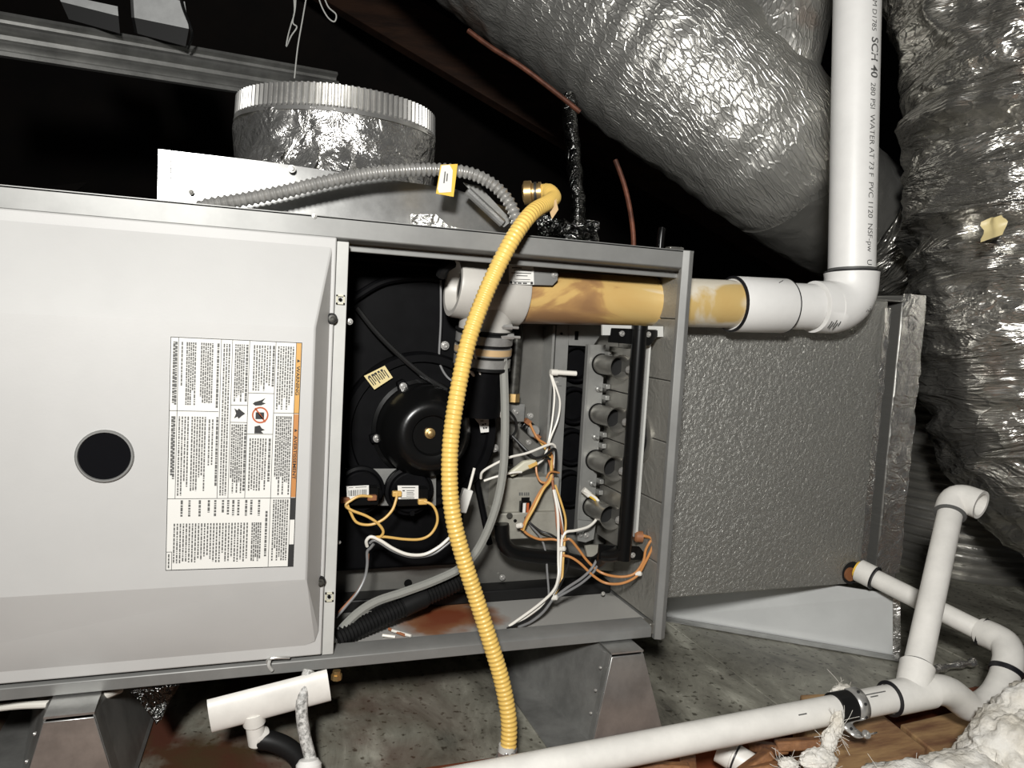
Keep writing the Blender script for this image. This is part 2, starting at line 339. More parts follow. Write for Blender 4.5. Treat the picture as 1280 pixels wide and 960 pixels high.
# ================================================================== FURNACE
X0, X1, ZB, ZT, DP = -0.13, 0.714, 0.1008, 0.546, 0.70
XD = 0.3226                     # right edge of the blower door
YB = 0.15                       # vestibule panel
F = thing('gas_furnace', 'grey horizontal gas furnace with white left door closed and burner compartment open', 'furnace', ((X0 + X1) / 2, 0.35, ZB))
def fp(mb, name, m, parent=F, **k): return mb.build(name, m, parent, **k)
T = 0.002
fp(MB().box((X0, 0.0, ZT - T), (X1, DP, ZT)), 'top_panel', 'cabinet_grey')
fp(MB().box((X0, 0.012, ZB), (X1, DP, ZB + T)), 'bottom_panel', 'cabinet_grey')
fp(MB().box((X0, DP - T, ZB), (X1, DP, ZT)), 'back_panel', 'cabinet_grey')
fp(MB().box((X0, 0.0, ZB), (X0 + T, DP, ZT)), 'side_panel', 'cabinet_grey')
sp = fp(MB().box((X1 - 0.004, 0.004, ZB), (X1, DP, ZT)), 'side_panel', 'cabinet_grey')
# foil insulation sheets lining the right wall (seamed pads)
for k in range(6):
    za = ZB + 0.012 + k * 0.0715
    fp(MB().box((X1 - 0.0075, 0.016, za), (X1 - 0.0042, YB, za + 0.0703)), 'insulation_pad', 'wall_foil', sp, bevel=0.001)
# frame rails
fp(MB().prism([(X0, 0, ZT), (X0, 0, ZT - 0.0195), (X0, 0.004, ZT - 0.0215), (X0, 0.020, ZT - 0.0225), (X0, 0.020, ZT - 0.030), (X0, 0.022, ZT - 0.030), (X0, 0.022, ZT)], (X1 - 0.003 - X0, 0, 0)), 'top_rail', 'cabinet_grey', bevel=0.0008)
fp(MB().prism([(X0, 0, ZB + 0.001), (X0, 0, ZB + 0.012), (X0, 0.004, ZB + 0.0145), (X0, 0.026, ZB + 0.0155), (X0, 0.026, ZB + 0.001)], (X1 - 0.018 - X0, 0, 0)), 'bottom_rail', 'cabinet_grey', bevel=0.0008)
fp(MB().prism([(X1 - 0.014, 0, ZB - 0.002), (X1 - 0.0065, -0.003, ZB - 0.002), (X1, 0, ZB - 0.002), (X1, 0.02, ZB - 0.002), (X1 - 0.014, 0.006, ZB - 0.002)], (0, 0, ZT - ZB + 0.002)), 'corner_rail', 'cabinet_grey', bevel=0.0006)
fp(MB().box((X1 - 0.019, 0.003, ZB + 0.003), (X1 - 0.012, 0.02, ZB + 0.016)), 'corner_clip', 'burner_steel', bevel=0.001)
fp(MB().box((X1 - 0.03, 0.001, ZT + 0.0), (X1 - 0.012, 0.012, ZT + 0.003)), 'corner_clip', 'burner_steel', bevel=0.001)
# strip between door and compartment, with its spring clips
st = fp(MB().box((XD + 0.0008, 0.001, ZB + 0.0155), (0.3345, 0.022, ZT - 0.0225)), 'divider_strip', 'strip_paint', bevel=0.0006)
for (px, py) in ((425.5, 374.5), (411.5, 746)):
    c = P(px, py, 0.0); m = MB()
    for a in ((-0.004, -0.0045, 0.004, -0.003), (-0.004, 0.003, 0.004, 0.0045), (-0.004, -0.0045, -0.0026, 0.0045), (0.0026, -0.0045, 0.004, 0.0045)):
        m.box((c.x + a[0], -0.0015, c.z + a[1]), (c.x + a[2], 0.0015, c.z + a[3]))
    fp(m, 'clip_nut', 'cream_plastic', st)
    fp(MB().lathe((c.x, -0.001, c.z), (0, 1, 0), [(0, 0.0017), (0.002, 0.0017)], 10, True, True), 'clip_hole', 'black_matt', st)
# ------- compartment inside
fp(MB().box((0.34, YB, ZB + 0.002), (X1 - 0.008, YB + 0.002, ZT - 0.002)), 'vestibule_panel', 'cabinet_inside', label='bare grey metal back panel of the burner compartment')
fp(MB().box((0.332, 0.026, ZB + 0.002), (X1 - 0.008, YB, ZB + 0.009)), 'compartment_floor', 'rust_floor', label='grey metal compartment floor with a rust stain')
fp(MB().box((0.332, 0.12, ZB + 0.009), (X1 - 0.01, YB - 0.0005, ZB + 0.024)), 'gasket_strip', 'black_rubber', bevel=0.002)
fp(MB().box((0.3285, 0.022, ZB + 0.002), (0.332, YB, ZT - 0.0225)), 'partition', 'black_matt')
# black collector cover
a, b = P(437, 318, 0.122), P(628, 700, 0.122)
cz0 = ZB + 0.058
cov = fp(MB().box((0.333, 0.122, cz0), (0.500, YB - 0.0005, ZT - 0.006)), 'collector_cover', 'black_plastic', bevel=0.004, label='black plastic collector cover on the left of the compartment')
m = MB()
m.tube(spline([P(440, 375, 0.116), P(480, 352, 0.116), P(530, 346, 0.116), P(556, 350, 0.116)]), 0.005, 10); fp(m, 'moulded_rib', 'black_plastic', cov)
m = MB().tube([P(440, 322, 0.118), P(556, 332, 0.118)], 0.003, 8); fp(m, 'moulded_rib', 'black_plastic', cov)
fp(MB().tube([P(575, 500, 0.118), P(612, 680, 0.118)], 0.004, 8), 'moulded_rib', 'black_plastic', cov)
def screw(px, py, Y, rad, m='bright_zinc', parent=F, axis=(0, -1, 0), name='screw'):
    c = P(px, py, Y) if py is not None else px
    h = rad * 0.5
    return fp(MB().lathe(c, axis, [(-0.001, rad * 1.3), (h * 0.4, rad * 1.3), (h * 0.45, rad * 0.85), (h * 1.4, rad * 0.8), (h * 1.5, rad * 0.45), (h * 0.9, rad * 0.4)], 12, True, True), name, m, parent)
screw(437, 402, 0.02, 0.0025, parent=st); screw(556, 432, 0.117, 0.004, parent=cov); screw(618, 560, 0.116, 0.0038, parent=cov); screw(424, 678, 0.02, 0.0014, parent=st)
# inducer blower
c0 = P(533, 541, 0.10)
ind = fp(MB().lathe((c0.x - 0.004, 0.1215, c0.z + 0.0), (0, -1, 0), [(0, 0.092), (0.012, 0.092), (0.016, 0.089), (0.016, 0.081), (0.011, 0.079), (0.011, 0.0)], 56, True), 'inducer_housing', 'black_plastic', label='round black plastic draft inducer housing')
cm = P(535, 541, 0.075)
m = MB().lathe((cm.x, 0.1105, cm.z), (0, -1, 0), [(0, 0.057), (0.004, 0.057), (0.006, 0.053), (0.030, 0.051), (0.036, 0.0475), (0.052, 0.040), (0.0565, 0.036), (0.058, 0.030), (0.0565, 0.0225), (0.052, 0.0205), (0.0515, 0.0)], 48, True)
mot = fp(m, 'motor', 'black_paint', ind, label='black round motor cap with a bright shaft nut')
cs = P(538, 542, 0.055)
fp(MB().lathe((cs.x, 0.059, cs.z), (0, -1, 0), [(0, 0.0058), (0.003, 0.0058), (0.0036, 0.0035), (0.007, 0.0033), (0.0075, 0.002)], 14, True, True), 'shaft_nut', 'brass', ind)
for (px, py) in ((504, 483), (471, 548), (598, 500), (575, 598)):
    c = P(px, py, 0.10); d = (Vector((cm.x, 0.10, cm.z)) - c); d.normalize(); s_ = Vector((-d.z, 0, d.x))
    fp(MB().prism([c - d * 0.007 + s_ * 0.004, c - d * 0.007 - s_ * 0.004, c + d * 0.022 - s_ * 0.013, c + d * 0.022 + s_ * 0.013], (0, 0.011, 0)), 'mounting_ear', 'black_plastic', ind, bevel=0.001)
    if px < 560: screw(px, py, 0.0995, 0.0034, parent=ind)
def sticker(pts, Y, m, parent, name='sticker', th=0.0006, bev=0, label=None):
    return fp(MB().prism([P(x, y, Y) for x, y in pts], (0, th, 0)), name, m, parent, label=label)
def marks(q, rects, m, parent, Y, name='printed_text', off=0.0003):      # q: 4 pixel corners TL,TR,BR,BL; rects in 0..1
    mb = MB()
    def B(u, v):
        x = (q[0][0] * (1 - u) + q[1][0] * u) * (1 - v) + (q[3][0] * (1 - u) + q[2][0] * u) * v
        y = (q[0][1] * (1 - u) + q[1][1] * u) * (1 - v) + (q[3][1] * (1 - u) + q[2][1] * u) * v
        return P(x, y, Y - off)
    for (u0, v0, u1, v1) in rects: mb.add([B(u0, v0), B(u1, v0), B(u1, v1), B(u0, v1)], [(0, 1, 2, 3)])
    return mb.build(name, m, parent, smooth=0, kind='stuff', fixn=False)
q = [(455, 470), (481, 457), (491, 472), (468, 487)]
s1 = sticker(q, 0.1048, 'cream_label', ind, label='tilted cream sticker on black housing')
rng = random.Random(3); rr = []
for k in range(9):
    u = 0.08 + k * 0.095; rr.append((u, 0.15 + rng.random() * 0.15, u + 0.045, 0.62 + rng.random() * 0.28))
for k in range(5): rr.append((0.12 + k * 0.15, 0.12, 0.22 + k * 0.15, 0.26))
marks(q, rr, 'ink', s1, 0.1048)
q = [(591, 512), (611, 509), (611, 540), (601, 541), (599, 530), (592, 522)]
s2 = sticker(q, 0.100, 'white_label', cov)
marks([(591, 511), (611, 509), (611, 540), (598, 540)], [(0.15, 0.08, 0.5, 0.12), (0.25, 0.25, 0.5, 0.28), (0.3, 0.4, 0.7, 0.43), (0.35, 0.52, 0.6, 0.56), (0.45, 0.66, 0.6, 0.74), (0.65, 0.64, 0.8, 0.7), (0.5, 0.8, 0.62, 0.88), (0.68, 0.8, 0.85, 0.86)], 'ink', s2, 0.100)
# pressure switches
br = fp(MB().prism([P(432, 586, 0.096), P(545, 586, 0.096), P(545, 632, 0.096), P(432, 632, 0.096)], (0, 0.002, 0)), 'switch_bracket', 'galvanised_dull')
fp(MB().box((P(440, 600, 0.1).x, 0.098, P(440, 625, 0.1).z), (P(540, 600, 0.1).x, 0.122, P(440, 598, 0.1).z)), 'bracket_foot', 'galvanised_dull', br)
for i, (px, py) in enumerate(((450, 612), (511, 613))):
    c = P(px, py, 0.09); R_ = 0.0265 if i == 0 else 0.0275
    m = MB().lathe((c.x, 0.0958, c.z), (0, -1, 0), [(0, R_), (0.003, R_), (0.003, R_ * 0.93), (0.006, R_ * 0.93), (0.006, R_), (0.010, R_), (0.011, R_ * 0.88), (0.016, R_ * 0.83), (0.017, R_ * 0.78), (0.017, 0)], 44, True)
    sw = fp(m, 'pressure_switch', 'black_plastic', label=('round black pressure switch beside the divider strip' if i == 0 else 'round black pressure switch nearer the motor'))
    fp(MB().box((c.x - 0.018, 0.062, c.z - 0.011), (c.x + 0.016, 0.079, c.z + 0.008)), 'switch_body', 'black_paint', sw, bevel=0.001)
    fp(MB().lathe((c.x + 0.016, 0.076, c.z - 0.001), (0, -1, 0), [(0, 0.006), (0.006, 0.006), (0.008, 0.003)], 14, True, True), 'port', 'black_plastic', sw)
    fp(MB().lathe((c.x + 0.002, 0.08, c.z - 0.023), (0, -1, 0), [(0, 0.003), (0.004, 0.003)], 10, True, True), 'port', 'black_plastic', sw)
    q = [(433, 608), (461, 606.5), (461, 622), (434, 624)] if i == 0 else [(497, 607), (523, 607), (523, 623.5), (498, 624)]
    sl = sticker(q, 0.0613, 'white_label', sw); rr = []
    if i == 0:
        u = 0.08
        while u < 0.92: wd = rng.uniform(0.015, 0.04); rr.append((u, 0.32, u + wd, 0.78)); u += wd + rng.uniform(0.02, 0.05)
        rr += [(0.1, 0.1, 0.3, 0.14), (0.4, 0.1, 0.9, 0.14), (0.55, 0.86, 0.85, 0.92)]
    else: rr += [(0.2, 0.12, 0.85, 0.17), (0.22, 0.34, 0.34, 0.42), (0.42, 0.36, 0.8, 0.40), (0.42, 0.5, 0.75, 0.54), (0.42, 0.62, 0.8, 0.66), (0.4, 0.76, 0.78, 0.8), (0.12, 0.9, 0.8, 0.95)]
    marks(q, rr, 'ink', sl, 0.0613)
    for (tx, ty) in (((431, 625), (465, 622)) if i == 0 else ((496, 617), (528, 627))):
        t = P(tx, ty, 0.060); fp(MB().obox(t, (0.010, 0, 0), (0, 0.006, 0), (0, 0, 0.006)), 'terminal', ('terminal_brown' if i == 0 else 'tan_wire'), sw, bevel=0.001)
# grey rating bracket over the vent pipe
c = [(615, 331), (697, 334.5), (697.5, 350), (691, 357), (614, 355)]
rb = fp(MB().prism([P(x, y, 0.040) for x, y in c], (0, 0.0025, 0)), 'bracket_plate', 'cabinet_grey', bevel=0.0006)
fp(MB().prism([P(615, 331, 0.04), P(697, 334.5, 0.04), P(697, 334.5, 0.04) + Vector((0, 0, -0.002)), P(615, 331, 0.04) + Vector((0, 0, -0.002))], (0, 0.11, 0)), 'bracket_flange', 'cabinet_grey', rb)
screw(693.5, 343.5, 0.0395, 0.0028, parent=rb)
q = [(636, 331.5), (667, 332.5), (667.5, 356), (636.5, 355)]
sl = sticker(q, 0.0393, 'white_label', rb)
marks(q, [(0.12, 0.1, 0.52, 0.16), (0.2, 0.24, 0.9, 0.28), (0.1, 0.38, 0.9, 0.42), (0.3, 0.52, 0.75, 0.56), (0.22, 0.72, 0.85, 0.75), (0.03, 0.84, 0.12, 0.98), (0.16, 0.84, 0.84, 0.87), (0.2, 0.9, 0.3, 0.97), (0.34, 0.9, 0.5, 0.97), (0.55, 0.9, 0.72, 0.97), (0.86, 0.84, 0.96, 0.98)], 'ink', sl, 0.0393)
# dark vertical gas pipe
gp = fp(MB().tube([P(649, 388, 0.128), P(641, 492, 0.128)], 0.0068, 14), 'gas_pipe', 'gas_pipe', label='mottled dark steel pipe behind the clear tube')
fp(MB().lathe(P(641.5, 496, 0.128), (0, 0, -1), [(-0.004, 0.0085), (0.006, 0.0085), (0.006, 0.006)], 8, True), 'fitting', 'brass', gp)
fp(MB().box(P(636, 505, 0.135), P(650, 525, 0.149)), 'pipe_bracket', 'galvanised_dull', gp)
fp(MB().prism([P(664, 385, 0.1495), P(694, 385, 0.1495), P(694, 408, 0.1495), P(664, 408, 0.1495)], (0, -0.002, 0)), 'patch_plate', 'cabinet_inside')
# limit switch
lc = P(665, 538, 0.145)
ls = fp(MB().obox(lc, (0.024, 0, 0.019 * -1), (0, 0.006, 0), (0.009, 0, 0.012)), 'limit_switch', 'black_paint', bevel=0.001, label='small black limit switch with a silver disc')
fp(MB().lathe(P(666, 538.5, 0.141), (0, -1, 0), [(0, 0.0075), (0.005, 0.0075), (0.006, 0.0065)], 22, True, True), 'disc', 'bright_zinc', ls)
fp(MB().obox(P(659, 527, 0.138), (0.006, 0, -0.004), (0, 0.008, 0), (0.004, 0, 0.005)), 'terminal', 'terminal_brown', ls)
fp(MB().obox(P(671, 546, 0.138), (0.006, 0, -0.004), (0, 0.008, 0), (0.004, 0, 0.005)), 'terminal', 'terminal_brown', ls)
screw(663, 520, 0.149, 0.003); screw(661, 553, 0.149, 0.0028)
# gas valve body (grey box low on the vestibule)
va = fp(MB().box(P(626, 597, 0.105), P(679, 657, 0.149)), 'gas_valve', 'valve_grey', bevel=0.002, label='grey cast gas valve body behind the wires')
fp(MB().box(P(622, 642, 0.098), P(684, 660, 0.14)), 'valve_flange', 'valve_grey', va, bevel=0.0015)
fp(MB().box(P(652, 622, 0.1045), P(659, 628, 0.112)), 'knob_slot', 'black_matt', va)
fp(MB().box(P(651, 627, 0.100), P(661, 643, 0.106)), 'connector_block', 'black_paint', va, bevel=0.0005)
fp(MB().box(P(654, 629, 0.099), P(657, 641, 0.101)), 'connector_strip', 'white_label', va)
fp(MB().box(P(657.5, 629, 0.099), P(660, 641, 0.101)), 'connector_strip', 'red_ink', va)
screw(637, 645, 0.0975, 0.003, m='gas_pipe', parent=va); screw(644, 651, 0.0975, 0.0016, m='black_paint', parent=va)
marks([(648, 615), (662, 615), (662, 620), (648, 620)], [(0.05, 0.1, 0.2, 0.9), (0.25, 0.1, 0.4, 0.9), (0.5, 0.1, 0.62, 0.9), (0.68, 0.1, 0.8, 0.9), (0.85, 0.1, 0.97, 0.9)], 'ink_grey', va, 0.1048)
cp = fp(MB().prism([P(636, 592, 0.092), P(655, 577, 0.092), P(672, 574, 0.092), P(668, 584, 0.092), P(655, 590, 0.092), P(640, 597, 0.092)], (0, 0.008, 0)), 'wire_cap', 'cream_plastic', bevel=0.002)
fp(MB().prism([P(660, 582, 0.0915), P(671, 577, 0.0915), P(672, 581, 0.0915), P(662, 586, 0.0915)], (0, 0.006, 0)), 'splice', 'tan_wire', cp)
# ------- burner assembly
ba = fp(MB().prism([P(696, 406, 0.128), P(711.5, 406, 0.128), P(698, 668, 0.128), P(682, 668, 0.128)], (0, 0.002, 0)), 'burner_frame', 'cabinet_grey', label='grey perforated frame carrying the burner tubes')
fp(MB().prism([P(691.5, 407, 0.120), P(694.5, 407, 0.120), P(679.5, 662, 0.120), P(676.5, 662, 0.120)], (0, 0.03, 0)), 'frame_lip', 'plate_grey', ba)
fp(MB().prism([P(711, 406, 0.127), P(751, 407, 0.127), P(751, 418, 0.127), P(741, 433, 0.127), P(711, 431.5, 0.127)], (0, 0.002, 0)), 'top_gusset', 'cabinet_grey', ba)
fp(MB().lathe(P(720.5, 419, 0.1265), (0, -1, 0), [(0, 0.0001), (0.0004, 0.0022)], 10, True, True), 'slot', 'black_matt', ba)
fp(MB().box(P(719, 414, 0.1262), P(722.5, 425, 0.1266)), 'slot', 'black_matt', ba)
fp(MB().lathe(P(702, 417, 0.1275), (0, -1, 0), [(0, 0.0016), (0.0006, 0.0014)], 10, True, True), 'hole', 'black_matt', ba)
fp(MB().prism([P(711, 431, 0.148), P(737, 432, 0.148), P(722, 668, 0.148), P(697, 668, 0.148)], (0, -0.001, 0)), 'exchanger_plate', 'dark_void', ba)
for i, (px, py) in enumerate(((716, 508), (713, 560), (710.5, 613), (719, 455))):
    c = P(px + 5, py, 0.13)
    fp(MB().lathe((c.x, 0.147, c.z), (0, -1, 0), [(0, 0.024), (0.012, 0.024), (0.014, 0.022), (0.013, 0.020), (0.004, 0.018), (0.004, 0)], 30, True), 'exchanger_port', 'black_plastic', ba)
def pl(pts, Y0, th, name, m, **k): return fp(MB().prism([P(x, y, Y0) for x, y in pts], (0, th, 0)), name, m, ba, **k)
YP = 0.112                        # burner mounting plate
pA, pB = P(737.5, 430, YP), P(722.5, 665, YP); pC, pD = P(764, 430, YP), P(748, 668, YP)
pl([(737.5, 431), (757, 431), (741, 668), (722.5, 665)], YP, 0.002, 'burner_plate', 'plate_grey')
pl([(735.5, 431), (738, 431), (723, 665), (720.5, 665)], YP - 0.006, 0.008, 'plate_flange', 'cabinet_grey')
# web plate between burners, running towards the viewer
web = P(757, 500, YP).x
zt, zb = P(757, 432, YP).z, P(742, 668, YP).z
nb = 4; ctr = [P(758, 453, 0.10), P(755, 517, 0.10), P(750, 577, 0.10), P(746, 636, 0.10)]
zc = [P(747, 455, YP).z, P(742, 517, YP).z, P(736.5, 575, YP).z, P(731.5, 633, YP).z]
xc = [P(748, 455, YP).x + 0.004] * 4
edges = [zt] + [(zc[i] + zc[i + 1]) / 2 for i in range(3)] + [zb]
for i in range(4):
    fp(MB().box((web, 0.052, edges[i] - 0.0006), (web + 0.0015, YP, edges[i + 1] + 0.0006)), 'web_plate', 'burner_steel', ba, bevel=0.0004)
    for dz in (0.004, -0.010):
        zz = edges[i] + dz
        if i or dz < 0: fp(MB().box((web - 0.006, 0.1005, zz - 0.003), (web - 0.0002, YP, zz + 0.003)), 'bracket_tab', 'plate_grey', ba, bevel=0.0008)
    if i: fp(MB().lathe((web - 0.012, YP - 0.0005, edges[i] + 0.0), (0, -1, 0), [(0, 0.0035), (0.003, 0.0035), (0.004, 0.002), (0.009, 0.0018)], 10, True, True), 'screw', 'plate_grey', ba)
    c = Vector((xc[i], 0, zc[i])); o = 0.0
    m = MB().lathe((c.x, YP + 0.001, c.z), (0, -1, 0), [(0, 0.0132), (0.001, 0.0132), (0.001, 0.0122), (0.040, 0.0118), (0.048, 0.0122), (0.055, 0.0142), (0.0565, 0.0152), (0.0555, 0.0152), (0.0542, 0.0136), (0.047, 0.0112), (0.012, 0.0106)], 30)
    bt = fp(m, 'burner_tube', 'burner_steel', ba)
    fp(MB().lathe((c.x, YP - 0.0005, c.z), (0, -1, 0), [(0, 0.0134), (0.0012, 0.0134), (0.0012, 0.0120)], 30), 'tube_gasket', 'black_matt', bt)
    fp(MB().lathe((c.x, YP - 0.036, c.z), (0, -1, 0), [(0, 0.0112), (0.0005, 0.0)], 24), 'throat', 'dark_void', bt)
    fp(MB().lathe((c.x + 0.006, 0.056, c.z - 0.002), (0.25, -1, 0), [(0, 0.002), (0.003, 0.0048), (0.010, 0.0048), (0.012, 0.004), (0.02, 0.004)], 8, True, True), 'orifice', 'bright_zinc', ba)
# top bracket, manifold
pl([(753, 406), (829, 408), (829, 421), (821, 421), (821, 412), (764, 410), (764, 419), (753, 419)], 0.040, 0.003, 'top_bracket', 'strip_paint')
pl([(764, 411), (822, 413), (822, 420), (812, 432), (762, 428)], 0.039, 0.004, 'manifold_mount', 'black_paint')
mf_t, mf_b = P(800.5, 408, 0.033), P(778, 708, 0.033)
mx = (mf_t.x + mf_b.x) / 2
# the manifold is vertical in front of the burner mouths, then turns back and left to the valve
zt2, zb2 = mf_t.z, P(782, 695, 0.033).z
pts = [(mx, 0.033, zt2), (mx, 0.033, zb2 + 0.015)] + [(mx - 0.018 * (1 - math.cos(a)), 0.033 + 0.03 * (1 - math.cos(a)) * 0.6, zb2 + 0.015 - 0.018 * math.sin(a)) for a in (0.4, 0.8, 1.2, 1.57)]
mfo = fp(MB().tube(spline([Vector(p) for p in pts], 4), 0.0085, 18), 'gas_manifold', 'black_paint', label='black painted manifold pipe in front of the burners')
fp(MB().lathe(Vector((mx, 0.033, zt2)), (0, 0, 1), [(-0.004, 0.0095), (0.001, 0.0095), (0.002, 0.006)], 18, True, True), 'end_cap', 'black_paint', mfo)
pts = spline([Vector(pts[-1]) + Vector((0.004, 0, 0)), P(740, 705, 0.075), P(700, 698, 0.082), P(660, 694, 0.085), P(640, 689, 0.086), P(629, 677, 0.087), P(627, 655, 0.088)], 8)
fp(MB().tube(pts, 0.0088, 18), 'supply_pipe', 'black_paint', mfo)
for (px, py) in ((777.5, 417), (810.5, 418)): screw(px, py, 0.0385, 0.0026, parent=mfo)
pl([(750, 681), (800, 684), (806, 692), (802, 700), (748, 699)], 0.046, 0.004, 'manifold_mount', 'black_paint')
for (px, py) in ((759.5, 697), (791, 694)): screw(px, py, 0.0455, 0.0026, parent=mfo)
pl([(811.5, 430), (814, 430), (797, 672), (794, 672)], 0.050, 0.03, 'frame_lip', 'strip_paint')
pl([(815, 432), (826, 432), (812, 668), (800, 668)], 0.085, 0.03, 'shield', 'black_matt')
pl([(722, 650), (745, 652), (742, 674), (732, 678), (722, 676)], 0.10, 0.004, 'bottom_gusset', 'plate_grey')
pl([(731, 681), (800, 683), (798, 716), (738, 712)], 0.122, 0.004, 'bottom_plate', 'valve_grey')
screw(733, 669, 0.098, 0.003, parent=ba); screw(726, 669, 0.098, 0.002, parent=ba)
# igniter plug
fp(MB().tube([P(689, 465, 0.118), P(720, 467, 0.118)], 0.0032, 12), 'igniter', 'white_wire', ba)
fp(MB().lathe(P(690, 465.5, 0.118), (1, 0, 0), [(-0.002, 0.004), (0.007, 0.004)], 12, True, True), 'igniter_boot', 'white_wire', ba)
pl([(693, 460), (703, 460), (702, 482), (692, 482)], 0.126, 0.002, 'igniter_plate', 'cabinet_grey'); screw(696.5, 478, 0.1255, 0.0017, parent=ba)
# flame sensor
fs = fp(MB().tube([P(729, 612, 0.100), P(737, 619, 0.098)], 0.004, 10), 'flame_sensor', 'white_wire', ba)
fp(MB().tube([P(736, 618, 0.098), P(745, 624, 0.096)], 0.003, 10), 'terminal', 'yellow_tag', fs)
# grommet on the right wall
g = PX(797, 546, X1 - 0.009); 
gr = fp(MB().lathe(g, (-1, 0, 0), [(-0.002, 0.034), (0.001, 0.034), (0.002, 0.031), (0.002, 0.026)], 36, True), 'wall_plate', 'burner_steel', sp)
fp(MB().lathe(g, (-1, 0, 0), [(0, 0.0265), (0.005, 0.0265), (0.005, 0.019), (0.001, 0.018)], 36, True), 'grommet', 'black_rubber', sp)
fp(MB().lathe(g, (-1, 0, 0), [(0.0, 0.0195), (0.0032, 0.0)], 24), 'grommet_mesh', 'mesh_foil', sp)
ro = P(803, 671, 0.05)
fp(MB().lathe(ro, (-1, 0.3, 0), [(0, 0.007), (0.008, 0.007), (0.010, 0.005)], 16, True, True), 'rollout_switch', 'terminal_brown', sp)
# wires (each its own part)
def wire(pts, rad, m, name='wire', parent=F, **k): return fp(MB().tube(spline([P(*p) for p in pts], 7), rad, 8), name, m, parent, **k)
wire([(433, 627, .058), (438, 640, .056), (446, 653, .055), (462, 656, .054), (478, 650, .053), (490, 638, .054), (495, 625, .057), (496.5, 616, .058)], 0.0015, 'tan_wire')
wire([(465, 621, .058), (450, 620, .056), (438, 626, .055), (432, 632, .054), (440, 638, .053), (458, 645, .052), (472, 654, .051), (479, 664, .052), (475, 671, .054), (464, 672, .056)], 0.0015, 'tan_wire')
wire([(530, 627, .058), (540, 631, .056), (546, 642, .055), (546, 655, .055), (538, 668, .055), (525, 674, .055), (505, 674, .055), (480, 671, .055), (466, 672, .056)], 0.0015, 'tan_wire')
wire([(459, 683, .06), (458, 676, .057), (464, 671, .055), (476, 676, .054), (492, 686, .052), (510, 693, .05), (530, 693, .05), (548, 684, .05), (562, 672, .052), (572, 664, .055)], 0.0018, 'white_wire')
wire([(462, 679, .06), (470, 676, .057), (492, 689, .056), (515, 696, .055), (540, 693, .055), (558, 681, .056), (572, 669, .058)], 0.0014, 'grey_wire')
wire([(467, 680, .058), (463, 685, .06), (459, 690, .062), (459, 705, .062), (456, 722, .06), (447, 740, .056), (433, 757, .05), (420, 772, .044)], 0.0016, 'grey_wire')
wire([(460, 692, .064), (458, 715, .063), (449, 736, .058), (436, 752, .052), (421, 768, .046)], 0.0014, 'brown_wire')
wire([(446, 385, .112), (470, 415, .108), (500, 445, .104), (530, 470, .100), (558, 488, .098)], 0.0030, 'black_wire', 'black_hose')
wire([(551, 350, .105), (551, 400, .108), (549, 440, .110), (550, 455, .110), (558, 470, .108), (570, 478, .104), (600, 488, .10), (625, 500, .09)], 0.0013, 'grey_wire')
wire([(597, 330, .07), (594, 350, .06), (592, 372, .055), (588, 395, .05), (586, 410, .05), (590, 430, .052), (597, 455, .055), (604, 480, .062), (616, 503, .075), (628, 520, .085)], 0.0014, 'white_wire')
wire([(580, 455, .055), (590, 466, .06), (602, 482, .066), (616, 505, .078), (630, 525, .09)], 0.0019, 'white_wire')
fp(MB().obox(P(605, 480, 0.06), (0.009, 0, 0.006), (0, 0.004, 0), (-0.002, 0, 0.003)), 'wire_marker', 'white_label')
wire([(592, 478, .105), (604, 492, .1), (625, 505, .098), (634, 512, .1), (644, 524, .105), (645, 538, .108), (638, 548, .112)], 0.0016, 'black_wire')
wire([(640, 545, .10), (650, 555, .095), (659, 564, .09), (668, 572, .088), (680, 570, .088), (692, 561, .09), (695, 568, .09), (694, 590, .092)], 0.0017, 'black_wire')
wire([(645, 548, .102), (652, 560, .1), (664, 572, .098), (680, 571, .096), (688, 574, .096)], 0.0014, 'black_wire')
wire([(601, 598, .09), (603, 590, .085), (615, 582, .08), (636, 572, .08), (660, 566, .085), (685, 556, .09), (692, 556, .092), (694, 562, .094), (692.5, 585, .096)], 0.0015, 'white_wire')
wire([(605, 601, .09), (620, 596, .086), (640, 591, .086), (652, 590, .088)], 0.0014, 'white_wire')
wire([(688, 468, .118), (693, 490, .116), (691, 520, .114), (686, 550, .11), (680, 572, .10), (672, 580, .095)], 0.0013, 'white_wire')
wire([(689, 468, .118), (697, 490, .114), (700, 505, .113), (697, 525, .112), (688, 548, .108), (682, 568, .10)], 0.0013, 'white_wire')
wire([(662, 529, .134), (672, 548, .128), (683, 556, .115), (690, 570, .105), (690, 590, .09), (686, 600, .085), (675, 615, .08), (664, 636, .078), (655, 655, .078), (652, 662, .08)], 0.0016, 'orange_wire')
wire([(672, 548, .134), (681, 560, .118), (688, 574, .102), (689, 585, .092), (688, 600, .084), (679, 612, .08), (668, 634, .076), (658, 652, .077), (654, 663, .08)], 0.0016, 'tan_wire')
wire([(686, 575, .1), (690, 590, .09), (691, 605, .085), (693, 620, .08), (698, 640, .075), (701, 655, .073), (704, 672, .073)], 0.0016, 'brown_wire')
wire([(670, 580, .1), (671, 592, .097), (676, 602, .094), (686, 603, .088), (692, 598, .085)], 0.0014, 'orange_wire')
wire([(692, 612, .08), (697, 640, .074), (698, 670, .07), (698, 700, .066), (698, 720, .06), (692, 738, .05), (672, 757, .04), (636, 783, .03)], 0.0017, 'white_wire')
wire([(693, 612, .082), (700, 640, .076), (703, 662, .074), (702, 680, .072), (701, 700, .068), (699, 722, .064), (692, 742, .056), (676, 758, .046), (640, 784, .034)], 0.0015, 'white_wire')
wire([(694, 606, .084), (702, 630, .08), (707, 650, .078), (706, 672, .075), (704, 700, .07), (702, 725, .066), (694, 742, .058)], 0.0014, 'tan_wire')
